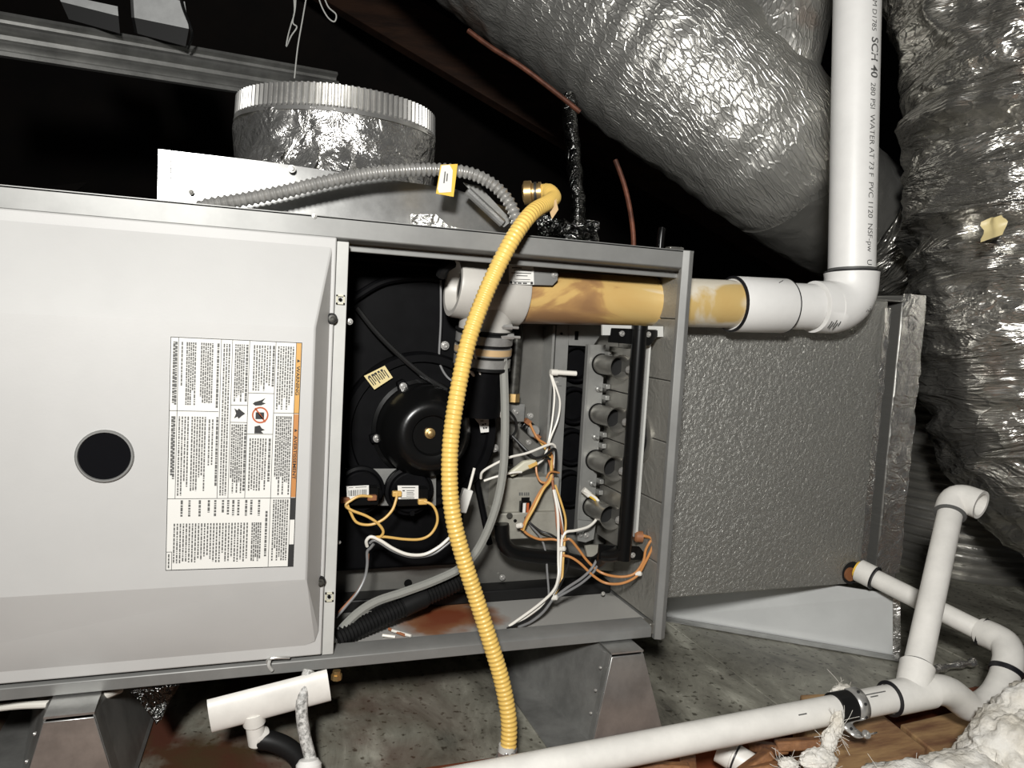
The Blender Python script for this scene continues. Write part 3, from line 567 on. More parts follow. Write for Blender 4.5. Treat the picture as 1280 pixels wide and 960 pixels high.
wire([(690, 600, .084), (694, 625, .08), (696, 655, .076), (701, 690, .072), (700, 720, .068), (690, 744, .058), (672, 762, .046), (645, 783, .036)], 0.0013, 'brown_wire')
wire([(729, 613, .096), (745, 623, .094), (750, 633, .09), (746, 648, .084), (736, 658, .078), (720, 663, .074), (708, 665, .072), (703, 672, .072)], 0.0017, 'white_wire')
wire([(656, 646, .09), (664, 655, .086), (676, 664, .082), (688, 668, .078), (700, 676, .076), (708, 684, .074), (711, 700, .072), (706, 718, .068), (697, 736, .06), (680, 755, .05)], 0.0014, 'black_wire')
wire([(658, 648, .09), (666, 660, .088), (676, 672, .086), (682, 690, .082), (684, 715, .076), (686, 742, .06), (684, 748, .054)], 0.0013, 'grey_wire')
wire([(652, 660, .084), (660, 668, .082), (674, 674, .08), (690, 674, .078), (703, 676, .074), (712, 674, .07), (722, 685, .068), (735, 702, .064), (752, 716, .058), (775, 721, .042), (793, 717, .036), (804, 702, .034), (807, 688, .035), (812, 678, .034), (815, 674, .036), (805, 670, .045)], 0.0016, 'orange_wire')
wire([(700, 694, .07), (712, 696, .068), (725, 704, .064), (742, 720, .058), (758, 729, .052), (778, 729, .04), (796, 720, .034), (806, 704, .032), (812, 692, .032), (816, 681, .032), (814, 673, .035), (803, 669, .048)], 0.0016, 'orange_wire')
wire([(770, 688, .06), (766, 683, .06), (756, 686, .06), (748, 696, .06), (740, 710, .06), (728, 722, .058), (710, 734, .054), (694, 746, .05)], 0.0017, 'grey_wire')
wire([(768, 690, .064), (760, 690, .064), (750, 700, .062), (742, 715, .06), (728, 728, .056), (712, 738, .052), (694, 748, .05)], 0.0015, 'grey_wire')
wire([(690, 744, .048), (678, 760, .04), (660, 774, .034), (634, 786, .028)], 0.0016, 'black_wire')
wire([(692, 747, .05), (680, 764, .042), (664, 777, .036), (648, 784, .03)], 0.0016, 'grey_wire')
for (px, py, Y) in ((649.5, 657, .078), (703, 686, .068), (693, 747, .047), (798, 717, .034)):
    c = P(px, py, Y); fp(MB().lathe(c, (0.6, -0.7, 0.3), [(-0.003, 0.003), (0.003, 0.0032), (0.004, 0.002)], 10, True, True), 'cable_tie', 'white_wire')
wire([(683, 598, .08), (688, 590, .079), (699, 591, .085)], 0.0012, 'orange_wire')
# vertical white connector hanging behind the hose
wc = fp(MB().prism([P(580, 611, 0.06), P(592, 614, 0.06), P(583, 642, 0.06), P(571, 640, 0.06)], (0, 0.008, 0)), 'wire_connector', 'white_label', bevel=0.001)
fp(MB().tube([P(593, 585, 0.064), P(586, 612, 0.064)], 0.0016, 8), 'connector_lead', 'white_wire', wc)
fp(MB().prism([P(635, 545, 0.128), P(641, 545, 0.128), P(641, 580, 0.128), P(635, 580, 0.128)], (0, 0.01, 0)), 'relay', 'black_paint')
fp(MB().lathe(P(638, 590, 0.12), (0, -1, 0), [(0, 0.008), (0.008, 0.008), (0.008, 0.004)], 16, True, True), 'valve_port', 'gas_pipe')
screw(645, 515, 0.135, 0.0035)
# loose wire ends on compartment floor
for a, b, mm in (((441, 772), (459, 770), 'white_wire'), ((478, 794), (494, 796), 'white_wire'), ((490, 788), (514, 795), 'white_wire'), ((486, 786), (506, 794), 'brown_wire')):
    fp(MB().tube([PZ(*a, ZB + 0.0125), PZ(*b, ZB + 0.0115)], 0.0016, 8), 'wire_end', mm)
fp(MB().lathe(P(510, 729, 0.148), (0, -1, 0), [(0, 0.005), (0.001, 0.005)], 14, True, True), 'hole', 'black_matt')
screw(628, 722, 0.145, 0.003); screw(754, 742, 0.10, 0.002); screw(713, 750, 0.145, 0.004, m='black_rubber')
# clear drain tube, black corrugated tube
wire([(627, 428, .062), (629, 450, .060), (631, 500, .058), (631, 550, .056), (628, 595, .055), (618, 640, .056), (600, 682, .06), (578, 708, .062), (545, 725, .060), (505, 740, .055), (470, 752, .05), (445, 768, .045), (424, 790, .038), (415, 804, .03)], 0.0050, 'clear_vinyl', 'clear_tube', label='translucent clear drain tube curving across the compartment')
wire([(585, 707, .064), (560, 718, .060), (520, 733, .056), (480, 747, .05), (450, 762, .046), (430, 780, .04), (420, 793, .034)], 0.0022, 'grey_wire')
bc = corrugated([P(580, 722, .080), P(560, 733, .075), P(535, 744, .07), (P(505, 758, .062)), P(480, 770, .054), P(455, 782, .046), P(432, 793, .038), P(418, 800, .033)], 0.0098, 0.0011, 0.0042)
fp(bc, 'corrugated_tube', 'black_rubber', label='black corrugated condensate tube on the compartment floor')
fp(MB().tube(spline([P(503, 759, .062), P(520, 751, .066), P(530, 747, .0685)]), 0.0116, 16), 'tube_sleeve', 'black_rubber')
# rust run lines
# ------- blower door
YF = -0.034; zd1, zd0 = P(421, 297, 0).z, P(403, 817, 0).z
zz = [zd1, P(0, 275, -0.003).z, P(0, 391, YF).z, P(0, 747, YF).z, P(0, 840, -0.003).z, zd0]
XL = X0 + 0.012; xf = P(391, 500, YF).x; xe = P(406, 560, -0.003).x
m = MB()
m.box((XL, -0.003, zd0), (XD, 0.0, zd1))
prof = [(-0.003, zz[1]), (YF, zz[2]), (YF, zz[3]), (-0.003, zz[4])]
# bulge skin with a rounded lower right corner
A = [(XL, y, z) for y, z in prof]; B = [(xe, -0.003, zz[1] - 0.0), (xf, YF, zz[2]), (xf, YF, zz[3]), (xe - 0.012, -0.003, zz[4]), (xe - 0.003, -0.0045, zz[4] + 0.004), (xe, -0.005, zz[4] + 0.015)]
m.add(A + B, [(0, 1, 5, 4), (1, 2, 6, 5), (2, 3, 7, 6), (4, 5, 6, 9), (9, 6, 8), (8, 6, 7), (0, 3, 2, 1)])
door = fp(m, 'blower_door', 'door_paint', smooth=8, bevel=0.0018, label='white painted bulged blower door with sight glass and warning label')
for (px, py) in ((414.5, 398), (400, 726)):
    c = P(px, py, -0.003)
    k = fp(MB().lathe(c, (0, -1, 0), [(0, 0.0052), (0.0025, 0.0052), (0.004, 0.0045), (0.004, 0.0036)], 18, True), 'screw_grommet', 'black_rubber', door)
    fp(MB().lathe(c + Vector((0, -0.002, 0)), (0, -1, 0), [(0, 0.0037), (0.003, 0.0035), (0.0032, 0.0018), (0.002, 0.0017)], 14, True, True), 'screw', 'gas_pipe', door)
c = P(131, 570, YF)
sg = fp(MB().lathe((c.x, YF, c.z), (0, -1, 0), [(0, 0.0225), (0.0018, 0.0225), (0.0026, 0.0215), (0.0026, 0.0205), (0.001, 0.020)], 40, True), 'sight_ring', 'cabinet_grey', door, label='round dark sight glass with a grey rim')
fp(MB().lathe((c.x, YF + 0.0, c.z), (0, -1, 0), [(0.0, 0.0203), (0.0009, 0.0203)], 32, False, True), 'sight_glass', 'sight_glass', door)
# bent scratch on the bottom rail
fp(MB().tube(spline([P(333, 828, -0.004), P(339, 823, -0.005), P(350, 822, -0.005), P(362, 822, -0.004)]), 0.0016, 8), 'bent_flange', 'bright_zinc', door)
fp(MB().tube(spline([P(337, 825, -0.005), P(336, 832, -0.005), P(340, 838, -0.003)]), 0.0018, 8), 'bent_flange', 'strip_paint', door)
# warning label: corners in photo pixels
LQ = [(213.3, 420.7), (377.7, 428.3), (366.7, 708.3), (206.7, 713.3)]; YL = YF - 0.0004
lab = fp(MB().prism([P(x, y, YL) for x, y in LQ], (0, 0.0004, 0)), 'warning_label', 'white_label', door, label='large white warning label with an orange edge strip')
mk = lambda rects, m, name='printed_text', off=0.0002: marks(LQ, rects, m, lab, YL, name, off)
mk([(0.955, 0.003, 1.0, 0.318)], 'orange_strip', 'colour_strip'); mk([(0.955, 0.32, 1.0, 0.69)], 'brown_strip', 'colour_strip')
mk([(0.955, 0.693, 1.0, 0.79), (0.955, 0.90, 1.0, 1.0)], 'ink', 'colour_strip')
def frame(u0, v0, u1, v1, t=0.003):
    tv = t * 0.57; return [(u0, v0, u1, v0 + tv), (u0, v1 - tv, u1, v1), (u0, v0, u0 + t, v1), (u1 - t, v0, u1, v1)]
lines = frame(0, 0, 1, 1, 0.005)
H = lambda v, u0, u1: (u0, v, u1, v + 0.0022)
V = lambda u, v0, v1: (u, v0, u + 0.004, v1)
lines += [H(0.692, 0, 1), H(0.315, 0, 0.38), H(0.315, 0.80, 1), V(0.06, 0, 0.692), V(0.385, 0, 0.692), V(0.47, 0, 0.692), V(0.60, 0, 0.692), V(0.80, 0, 0.692),
          H(0.23, 0.60, 0.80), H(0.41, 0.60, 0.80), H(0.285, 0.47, 0.60), H(0.36, 0.47, 0.60), V(0.045, 0.92, 1), H(0.92, 0, 0.045), V(0.80, 0.692, 1), V(0.955, 0, 1)]
mk(lines, 'ink', 'ruled_lines', 0.00025)
rng = random.Random(11); txt = []
def block(u0, u1, v0, v1, n, bold=False):
    for i in range(n):
        u = u0 + (u1 - u0) * (i + 0.5) / n; v = v0; end = v1 - (rng.random() * 0.25 * (v1 - v0) if rng.random() < 0.4 else 0)
        tk = 0.0085 if bold else 0.0056
        while v < end:
            wl = rng.uniform(0.004, 0.018); txt.append((u - tk, v, u + tk, min(v + wl, end))); v += wl + rng.uniform(0.0022, 0.004)
block(0.815, 0.945, 0.02, 0.30, 7); block(0.82, 0.945, 0.33, 0.68, 8); block(0.775, 0.80, 0.02, 0.20, 1, True); block(0.63, 0.77, 0.02, 0.22, 7)
block(0.765, 0.795, 0.43, 0.62, 1, True); block(0.62, 0.76, 0.43, 0.66, 7); block(0.57, 0.60, 0.02, 0.27, 1, True); block(0.49, 0.57, 0.02, 0.27, 5)
block(0.58, 0.60, 0.37, 0.66, 1, True); block(0.48, 0.575, 0.37, 0.67, 6); block(0.40, 0.46, 0.02, 0.68, 3); block(0.345, 0.385, 0.02, 0.30, 1, True)
block(0.23, 0.33, 0.02, 0.28, 6); block(0.12, 0.20, 0.02, 0.29, 5); block(0.08, 0.10, 0.02, 0.25, 1); block(0.36, 0.385, 0.34, 0.66, 1, True); block(0.30, 0.35, 0.35, 0.55, 2)
block(0.17, 0.29, 0.34, 0.66, 6); block(0.07, 0.16, 0.34, 0.68, 4); block(0.02, 0.055, 0.02, 0.29, 2, True); block(0.02, 0.05, 0.34, 0.67, 2, True)
block(0.82, 0.945, 0.70, 0.97, 7); block(0.76, 0.79, 0.75, 0.95, 1, True); block(0.66, 0.74, 0.80, 0.97, 5); block(0.05, 0.64, 0.80, 0.97, 25)
for u in (0.10, 0.16, 0.24, 0.31, 0.36, 0.42, 0.46, 0.50, 0.54, 0.60, 0.64, 0.70): block(u, u + 0.03, 0.70, 0.77, 1, True)
block(0.012, 0.035, 0.93, 0.99, 1)
mk(txt, 'ink_grey', 'printed_text', 0.0003)
# headings on the strip (text runs down the strip)
def strip_text(s, u0, u1, v0, v1, m):
    vs, fs = text_mesh(s, 1.0, 0.02); xa = min(v.x for v in vs); xb = max(v.x for v in vs); ya = min(v.y for v in vs); yb = max(v.y for v in vs)
    mb = MB(); out = []
    for v in vs:
        t = (v.x - xa) / (xb - xa); h = (v.y - ya) / (yb - ya); u = u0 + (u1 - u0) * h; vv = v0 + (v1 - v0) * t
        x = (LQ[0][0] * (1 - u) + LQ[1][0] * u) * (1 - vv) + (LQ[3][0] * (1 - u) + LQ[2][0] * u) * vv
        y = (LQ[0][1] * (1 - u) + LQ[1][1] * u) * (1 - vv) + (LQ[3][1] * (1 - u) + LQ[2][1] * u) * vv
        out.append(P(x, y, YL - 0.0004))
    mb.add(out, fs).build('heading_text', m, lab, smooth=0, fixn=False)
strip_text('WARNING', 0.964, 0.99, 0.105, 0.235, 'ink'); strip_text('AVERTISSEMENT', 0.964, 0.99, 0.415, 0.61, 'ink')
def tri(u, v):
    return [(u - 0.018 + k * 0.0, v, u, v) for k in ()]
def pic(shapes, m, name='pictogram'):
    mb = MB()
    for poly in shapes:
        pts = []
        for (u, vv) in poly:
            x = (LQ[0][0] * (1 - u) + LQ[1][0] * u) * (1 - vv) + (LQ[3][0] * (1 - u) + LQ[2][0] * u) * vv
            y = (LQ[0][1] * (1 - u) + LQ[1][1] * u) * (1 - vv) + (LQ[3][1] * (1 - u) + LQ[2][1] * u) * vv
            pts.append(P(x, y, YL - 0.0004))
        mb.add(pts, [tuple(range(len(pts)))])
    mb.build(name, m, lab, smooth=0, fixn=False)
pic([[(0.968, 0.075), (0.968, 0.09), (0.992, 0.0825)], [(0.968, 0.385), (0.968, 0.40), (0.992, 0.3925)]], 'ink', 'hazard_triangle')
cu, cv = 0.70, 0.327
ring = lambda r0, r1, n=24: [[(cu + r0 * math.cos(2 * PI * k / n), cv + r0 * 0.57 * math.sin(2 * PI * k / n)), (cu + r1 * math.cos(2 * PI * k / n), cv + r1 * 0.57 * math.sin(2 * PI * k / n)), (cu + r1 * math.cos(2 * PI * (k + 1) / n), cv + r1 * 0.57 * math.sin(2 * PI * (k + 1) / n)), (cu + r0 * math.cos(2 * PI * (k + 1) / n), cv + r0 * 0.57 * math.sin(2 * PI * (k + 1) / n))] for k in range(n)]
pic(ring(0.052, 0.064) + [[(cu - 0.045, cv - 0.028), (cu - 0.035, cv - 0.032), (cu + 0.045, cv + 0.028), (cu + 0.035, cv + 0.032)]], 'red_ink')
pic([[(cu - 0.035, cv - 0.012), (cu + 0.03, cv - 0.012), (cu + 0.03, cv + 0.018), (cu - 0.035, cv + 0.018)],
     [(0.655, 0.270), (0.70, 0.262), (0.735, 0.252), (0.712, 0.270), (0.74, 0.275), (0.705, 0.284), (0.66, 0.286), (0.64, 0.278)],
     [(0.66, 0.378), (0.70, 0.372), (0.715, 0.385), (0.74, 0.392), (0.71, 0.398), (0.73, 0.408), (0.66, 0.408)],
     [(0.50, 0.300), (0.525, 0.308), (0.535, 0.300), (0.56, 0.312), (0.585, 0.322), (0.56, 0.332), (0.535, 0.345), (0.525, 0.336), (0.50, 0.344), (0.515, 0.322)]], 'ink')

# ================================================================== VENT PIPE (white PVC)
VY = 0.0745
ez = P(1062, 385, VY).z; ex = P(1064, 380, VY).x
zpL = P(600, 362, 0.075).z
va_ = Vector((P(640, 372, VY).x, VY, P(640, 371, VY).z)); vb_ = Vector((ex, VY, ez))
def along(px):                                   # point of the pipe axis under pixel column px
    lo_, hi = va_ + (va_ - vb_) * 0.5, vb_
    for _ in range(40):
        mid = (lo_ + hi) / 2; q = Matrix(RW).transposed() @ (mid - CAM); x = 640 + FOC * q.x / q.z
        if x < px: lo_ = mid
        else: hi = mid
    return mid
ax = (vb_ - va_).normalized()
V_ = thing('vent_pipe', 'white PVC flue vent pipe rising beside the foil duct, stained brown inside furnace', 'pipe', (ex, VY, ez - 0.04))
R2 = 0.0300; RF = 0.0345
vp = lambda mb, n, m, **k: mb.build(n, m, V_, **k)
vp(MB().pipe(along(640), along(918), R2, 0.026), 'stained_pipe', 'stained_pvc', label='yellow and brown stained PVC pipe')
cpl = vp(MB().lathe(along(915), ax, [(0, 0.029), (0, RF), (0.003, RF + 0.0006), ((along(978) - along(915)).length, RF + 0.0006), ((along(978) - along(915)).length + 0.002, RF), ((along(978) - along(915)).length + 0.002, 0.029)], 40), 'coupling', 'pvc')
for px in (914, 978):
    vp(MB().lathe(along(px), ax, [(-0.001, RF - 0.002), (0.0002, RF + 0.0009), (0.0016, RF + 0.0009), (0.002, RF - 0.002)], 40), 'primer_ring', 'primer')
vp(MB().pipe(along(970), along(1014), R2, 0.026), 'pipe_stub', 'pvc')
# elbow: socket - bend - socket
vt = PD(1072, 0, 1.10); top = Vector((P(1072, -30, VY + 0.03).x, VY + 0.03, P(1072, -30, VY + 0.03).z))
vx = (top - vb_).normalized()
b0 = along(1008); rb_ = 0.040; pts = [b0, b0 + ax * 0.012]
s0 = vb_ - ax * rb_; s1_ = vb_ + vx * rb_
for k in range(11):
    t = k / 10; p = s0 * (1 - t) ** 2 + vb_ * 2 * t * (1 - t) + s1_ * t ** 2; pts.append(p)
zE = P(1062, 341, VY).z; endp = vb_ + vx * ((zE - vb_.z) / vx.z); pts += [endp]
vp(MB().tube([s0 - ax * 0.022, s0] + pts[2:], [RF - 0.0005] * 2 + [RF] * 11 + [RF + 0.0008], 40, cap=True), 'elbow', 'pvc')
vp(MB().lathe(endp, vx, [(-0.001, RF), (0.001, RF + 0.001), (0.0025, RF - 0.0005), (0.0026, 0.030)], 40), 'primer_ring', 'primer')
vtop = vb_ + vx * 0.95
pipe = vp(MB().pipe(endp - vx * 0.01, vtop, R2, 0.026, 40), 'riser_pipe', 'pvc')
vp(MB().lathe(endp + vx * 0.002, vx, [(0, R2 + 0.0004), (0.004, R2 + 0.0004)], 40), 'primer_smear', 'ink_grey')
# printed line down the pipe, wrapped on the surface
def wrap(s, size, start, phi0, bold=0.0):
    vs, fs = text_mesh(s, size, bold); u = Vector((0, -1, 0)); u = (u - vx * u.dot(vx)).normalized(); v = vx.cross(u)
    if v.x < 0: v = -v
    out = []
    for q in vs:
        a = phi0 + q.y / R2; d = u * math.cos(a) + v * math.sin(a); out.append(start - vx * q.x + d * (R2 + 0.0003))
    MB().add(out, fs).build('printed_text', 'ink_grey', pipe, smooth=0, fixn=False); return max(q.x for q in vs)
sz = 0.0125; pos = vb_ + vx * 0.44; run = 0.0
for s, size, bold in (('2665  ASTM D1785', 0.0105, 0), (' SCH 40', 0.0165, 0.015), (' 280 PSI  WATER AT 73 F  PVC 1120  NSF-pw', 0.0115, 0), ('  UPC  Code 22', 0.0115, 0)):
    run += wrap(s, size, pos - vx * run, -0.10, bold) + 0.003
for k, (a0, a1) in enumerate(((0.55, 0.85), (0.60, 0.9), (0.5, 0.8), (0.62, 0.95), (0.55, 0.75))):      # stamped print on the elbow socket
    c0_ = s0 - ax * (0.016 - 0.0035 * k); mb_ = MB(); n_ = 6
    ring_ = [c0_ + Vector((0, -math.cos(a0 + (a1 - a0) * j / n_), -math.sin(a0 + (a1 - a0) * j / n_))) * (RF + 0.0004) for j in range(n_ + 1)]
    mb_.tube(ring_, 0.0007, 5); vp(mb_, 'printed_mark', 'ink_grey')
vp(MB().tube([along(958) + Vector((0, -0.6, 0.8)) * (RF + 0.0006), along(966) + Vector((0, -0.45, 0.9)) * (RF + 0.0004)], 0.0006, 5), 'pen_mark', 'ink')
# tee at the furnace end, with open left cap
tl = P(566, 357, 0.072)
ta = along(650); tx = (ta - tl); tlen = tx.length; txn = tx.normalized()
tee = vp(MB().lathe(tl, txn, [(0.012, 0.0), (0.012, 0.0235), (0.002, 0.0265), (0.0, 0.028), (0, 0.0335), (0.003, 0.0345), (tlen * 0.97, 0.0345), (tlen, 0.0335), (tlen, 0.029)], 40), 'tee', 'pvc_shaded', label='white PVC tee inside furnace, its shade painted in as grey')
vp(MB().lathe(tl + txn * 0.0112, txn, [(0, 0.008), (0, 0.0175), (0.0006, 0.0175)], 30), 'cap_groove', 'black_rubber')
tm = tl + txn * (tlen * 0.53)
dn = Vector((-0.02, 0.10, -1)).normalized()
vp(MB().lathe(tm, dn, [(0, 0.030), (0.048, 0.030)], 40), 'tee_outlet', 'pvc_shaded')
rc = vp(MB().lathe(tm + dn * 0.042, dn, [(0, 0.030), (0, 0.0335), (0.002, 0.0335), (0.003, 0.031), (0.040, 0.031), (0.041, 0.0335), (0.044, 0.0335), (0.044, 0.02)], 40), 'rubber_coupling', 'black_rubber', label='black rubber coupling with two steel hose clamps')
for h in (0.0055, 0.0185, 0.031):
    vp(MB().lathe(tm + dn * (0.042 + h), dn, [(0, 0.0310), (0.0003, 0.0325), (0.0095, 0.0325), (0.0098, 0.0310)], 40), 'hose_clamp', 'bright_zinc')
e1 = tm + dn * (0.042 + 0.0185)
vp(MB().lathe(e1 + dn * 0.001, dn, [(0, 0.0328), (0.007, 0.0328)], 40), 'clamp_label', 'clamp_tag')
vp(MB().lathe(tm + dn * 0.08, dn, [(0, 0.027), (0.06, 0.027)], 36, False, True), 'flue_stub', 'black_plastic')
for (px, py) in ((631, 409), (633, 421)):
    c = P(px, py, 0.052); vp(MB().tube([c + Vector((-0.008, 0, 0)), c + Vector((0.008, 0, 0.0005))], 0.0035, 8), 'clamp_screw', 'bright_zinc'); vp(MB().tube([c, c + Vector((0.016, 0, 0.0))], 0.0016, 8), 'clamp_screw', 'bright_zinc')
vp(MB().lathe(P(626, 424, 0.058), (0, 0, -1), [(-0.004, 0.0045), (0.006, 0.0045)], 14, True, True), 'tube_nipple', 'bright_zinc')
vp(MB().tube(spline([P(551, 345, 0.068), P(556, 335, 0.062), P(566, 328, 0.064)]), 0.006, 8), 'retaining_strap', 'black_rubber')

# ================================================================== YELLOW GAS HOSE
GH = thing('gas_hose', 'yellow corrugated flexible gas hose hanging over the furnace front', 'hose', P(632, 940, -0.06))
hp = [P(676, 240, 0.075), P(686, 239, 0.062), P(692, 247, 0.040), P(684, 254, 0.015), P(665, 266, -0.012), P(645, 292, -0.026), P(625, 328, -0.032), P(605, 372, -0.034), P(586, 425, -0.036), P(573, 485, -0.038), P(564, 545, -0.04), P(562, 600, -0.042), P(567, 650, -0.044), P(580, 700, -0.046), P(596, 750, -0.048), P(612, 800, -0.052), P(627, 850, -0.056), P(636, 900, -0.060), P(635, 940, -0.062)]
corrugated(hp, 0.0080, 0.00045, 0.0046, 20, 6).build('hose', 'yellow_coat', GH)
tt = Vector((0.0, 0, -1))
MB().lathe(P(635, 934, -0.062), (-0.03, 0, -1), [(0, 0.0088), (0.002, 0.0102), (0.010, 0.0105), (0.010, 0.0125), (0.024, 0.0125), (0.026, 0.009)], 6, True, True).build('hex_nut', 'galvanised', GH, smooth=0, bevel=0.0006, label='grey hex nut at the lower end')
MB().lathe(P(634, 931, -0.062), (0, 0, -1), [(0, 0.0085), (0.006, 0.0092)], 16, True, True).build('collar', 'strip_paint', GH)
fx = P(660, 241, 0.082); fd = (P(678, 240, 0.075) - fx).normalized()
MB().lathe(fx, fd, [(-0.006, 0.009), (-0.004, 0.0135), (0.004, 0.0135), (0.005, 0.0105), (0.007, 0.0105), (0.007, 0.0115), (0.010, 0.0115), (0.010, 0.010), (0.012, 0.010), (0.012, 0.0115), (0.015, 0.0115), (0.016, 0.009), (0.018, 0.008)], 18, True, True).build('end_fitting', 'brass', GH)
MB().lathe(fx + fd * 0.0072, fd, [(0, 0.0117), (0.003, 0.0117)], 18).build('fitting_ring', 'gas_pipe', GH)
MB().prism([P(685, 256, 0.01), P(695, 249, 0.01), P(698, 262, 0.01), P(690, 274, 0.01)], (0, 0.0008, 0)).build('paper_tag', 'clamp_tag', GH)
MB().tube(spline([P(676, 249, 0.004), P(683, 258, 0.0), P(692, 256, 0.012), P(697, 250, 0.03)]), 0.0006, 6).build('tag_wire', 'gas_pipe', GH)

# ================================================================== FLEX CONDUIT
cp_ = [P(244, 262, 0.05), P(262, 256, 0.05), P(300, 250, 0.052), P(350, 240.5, 0.055), P(400, 229, 0.058), P(450, 219, 0.06), P(500, 213.5, 0.062), P(545, 212, 0.064), P(585, 216, 0.064), P(612, 228, 0.062), P(630, 244, 0.06), P(641, 262, 0.058), P(648, 285, 0.056)]
CO = thing('flexible_conduit', 'grey armoured flexible electrical conduit arching over the furnace top', 'conduit', P(244, 262, 0.05))
corrugated(cp_, 0.0064, 0.0009, 0.0058, 18, 8).build('armour', 'bright_zinc', CO)
tq = [(551, 206), (572, 205), (567, 246), (545, 242)]
tg = MB().prism([P(x, y, 0.053) for x, y in tq], (0, 0.001, 0)).build('tag', 'yellow_tag', CO, label='yellow and white tag wrapped on the conduit')
MB().prism([P(x, y, 0.0525) for x, y in ((552, 207), (562, 206), (566, 213), (564, 240), (549, 241), (547, 236))], (0, 0.0004, 0)).build('tag_print', 'white_label', tg)
marks([(553, 212), (563, 212), (561, 236), (550, 236)], [(0.3, 0.1, 0.45, 0.7), (0.6, 0.2, 0.75, 0.6)], 'ink_grey', tg, 0.0523)

# ================================================================== SHEET METAL RETURN BOX + COLLAR (on furnace top)
BY = 0.09; D_ = 0.44
RB = thing('duct_transition', 'galvanised sheet metal duct box on furnace top with round taped collar', 'duct box', (0.34, 0.3, ZT))
zt_l = P(197, 196, BY).z
z_top = P(322, 201, BY).z
xl, xr = P(197, 220, BY).x, P(578, 226, BY).x; xrr = P(664, 280, BY).x; zbx = ZT + 0.0008; zsl = P(664, 262, BY).z
# front panel with cross-break creases (left facet leans to the left)
m = MB(); xm = P(330, 210, BY).x; xk = P(235, 268, BY).x
m.add([(xl, BY, zbx), (xk, BY - 0.001, zbx), (xm, BY - 0.001, z_top), (xl, BY, z_top), (xr, BY + 0.022, zbx), (xr, BY + 0.028, z_top - 0.001), (xrr, BY + 0.034, zbx), (xrr, BY + 0.034, zsl)],
      [(0, 1, 2, 3), (1, 4, 5, 2), (4, 6, 7, 5)])
m.build('front_panel', 'galvanised', RB, smooth=15, fixn=False)
m = MB().add([(xl, BY, zbx), (xl, BY, z_top), (xl, BY + D_, z_top), (xl, BY + D_, zbx)], [(0, 1, 2, 3)])
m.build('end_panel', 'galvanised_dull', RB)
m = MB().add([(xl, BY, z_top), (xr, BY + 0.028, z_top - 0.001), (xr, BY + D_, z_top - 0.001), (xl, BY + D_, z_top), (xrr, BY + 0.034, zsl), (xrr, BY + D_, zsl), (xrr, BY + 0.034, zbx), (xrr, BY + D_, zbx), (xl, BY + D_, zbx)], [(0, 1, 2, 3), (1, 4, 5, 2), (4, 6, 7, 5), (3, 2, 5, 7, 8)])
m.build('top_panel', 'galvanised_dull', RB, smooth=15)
MB().box((xl, BY - 0.004, zbx), (xl + 0.012, BY - 0.001, z_top)).build('drive_cleat', 'galvanised', RB, bevel=0.0006)
MB().tube([P(584, 238, BY - 0.006), P(628, 279, BY - 0.006)], 0.005, 10).build('seam_bead', 'galvanised', RB)
MB().prism([P(579, 228, BY - 0.003), P(600, 233, BY - 0.003), P(640, 276, BY - 0.003), P(630, 284, BY - 0.003)], (0, 0.002, 0)).build('corner_gusset', 'galvanised_dull', RB)
screw(622, 270, BY - 0.004, 0.004, parent=RB); screw(206, 244, BY - 0.004, 0.002, parent=RB); screw(239, 240, BY - 0.006, 0.002, m='gas_pipe', parent=RB); screw(365, 211, BY - 0.004, 0.003, parent=RB); screw(393, 270, -0.001, 0.0018, parent=F)
m = MB(); q = [P(513, 268, BY - 0.003), P(545, 268, BY - 0.006), P(560, 282, BY - 0.003), P(584, 287, BY - 0.003), P(578, 292, BY - 0.003), P(515, 284, BY - 0.003)]
m.prism(q, (0, 0.0008, 0)); m.build('foil_tape', 'tape_foil', RB)
# collar
cc = Vector((P(421, 190, BY + 0.21).x, BY + 0.21, 0)); rc_ = (P(545, 160, BY + 0.21) - P(298, 160, BY + 0.21)).length / 2 * 0.985
zc0 = z_top; zc1 = P(300, 150, BY + 0.21).z; zc2 = P(298, 121, BY + 0.21).z
def crumple(a, L, p): return 0.0035 * (noise.noise(p * 24) + 0.6 * noise.noise(p * 55))
zs = [zc0 - 0.001 + (zc1 - zc0) * k / 26 for k in range(27)]
MB().tube([(cc.x, cc.y, z) for z in zs], [rc_ + 0.001 + 0.003 * max(0, 1 - k / 6) for k in range(27)], 140, cap=False, disp=crumple, up=(0, -1, 0)).build('taped_collar', 'tape_foil', RB, smooth=60, label='round collar wrapped in crumpled foil tape')
n = 440; vs = []; fs = []
for j, (z, rr_) in enumerate(((zc1 - 0.004, rc_ + 0.003), (zc1 + 0.001, rc_ + 0.002), (zc1 + 0.004, rc_), (zc2 - 0.002, rc_ - 0.001), (zc2, rc_ - 0.001))):
    for k in range(n):
        a = 2 * PI * k / n; amp = 0.0016 if j >= 2 else 0; r_ = rr_ + amp * (1 if (k // 2) % 2 else -1); vs.append((cc.x + r_ * math.cos(a), cc.y + r_ * math.sin(a), z))
fs = [(j * n + k, j * n + (k + 1) % n, (j + 1) * n + (k + 1) % n, (j + 1) * n + k) for j in range(4) for k in range(n)]
MB().add(vs, fs).build('crimped_rim', 'rim_metal', RB, smooth=20)
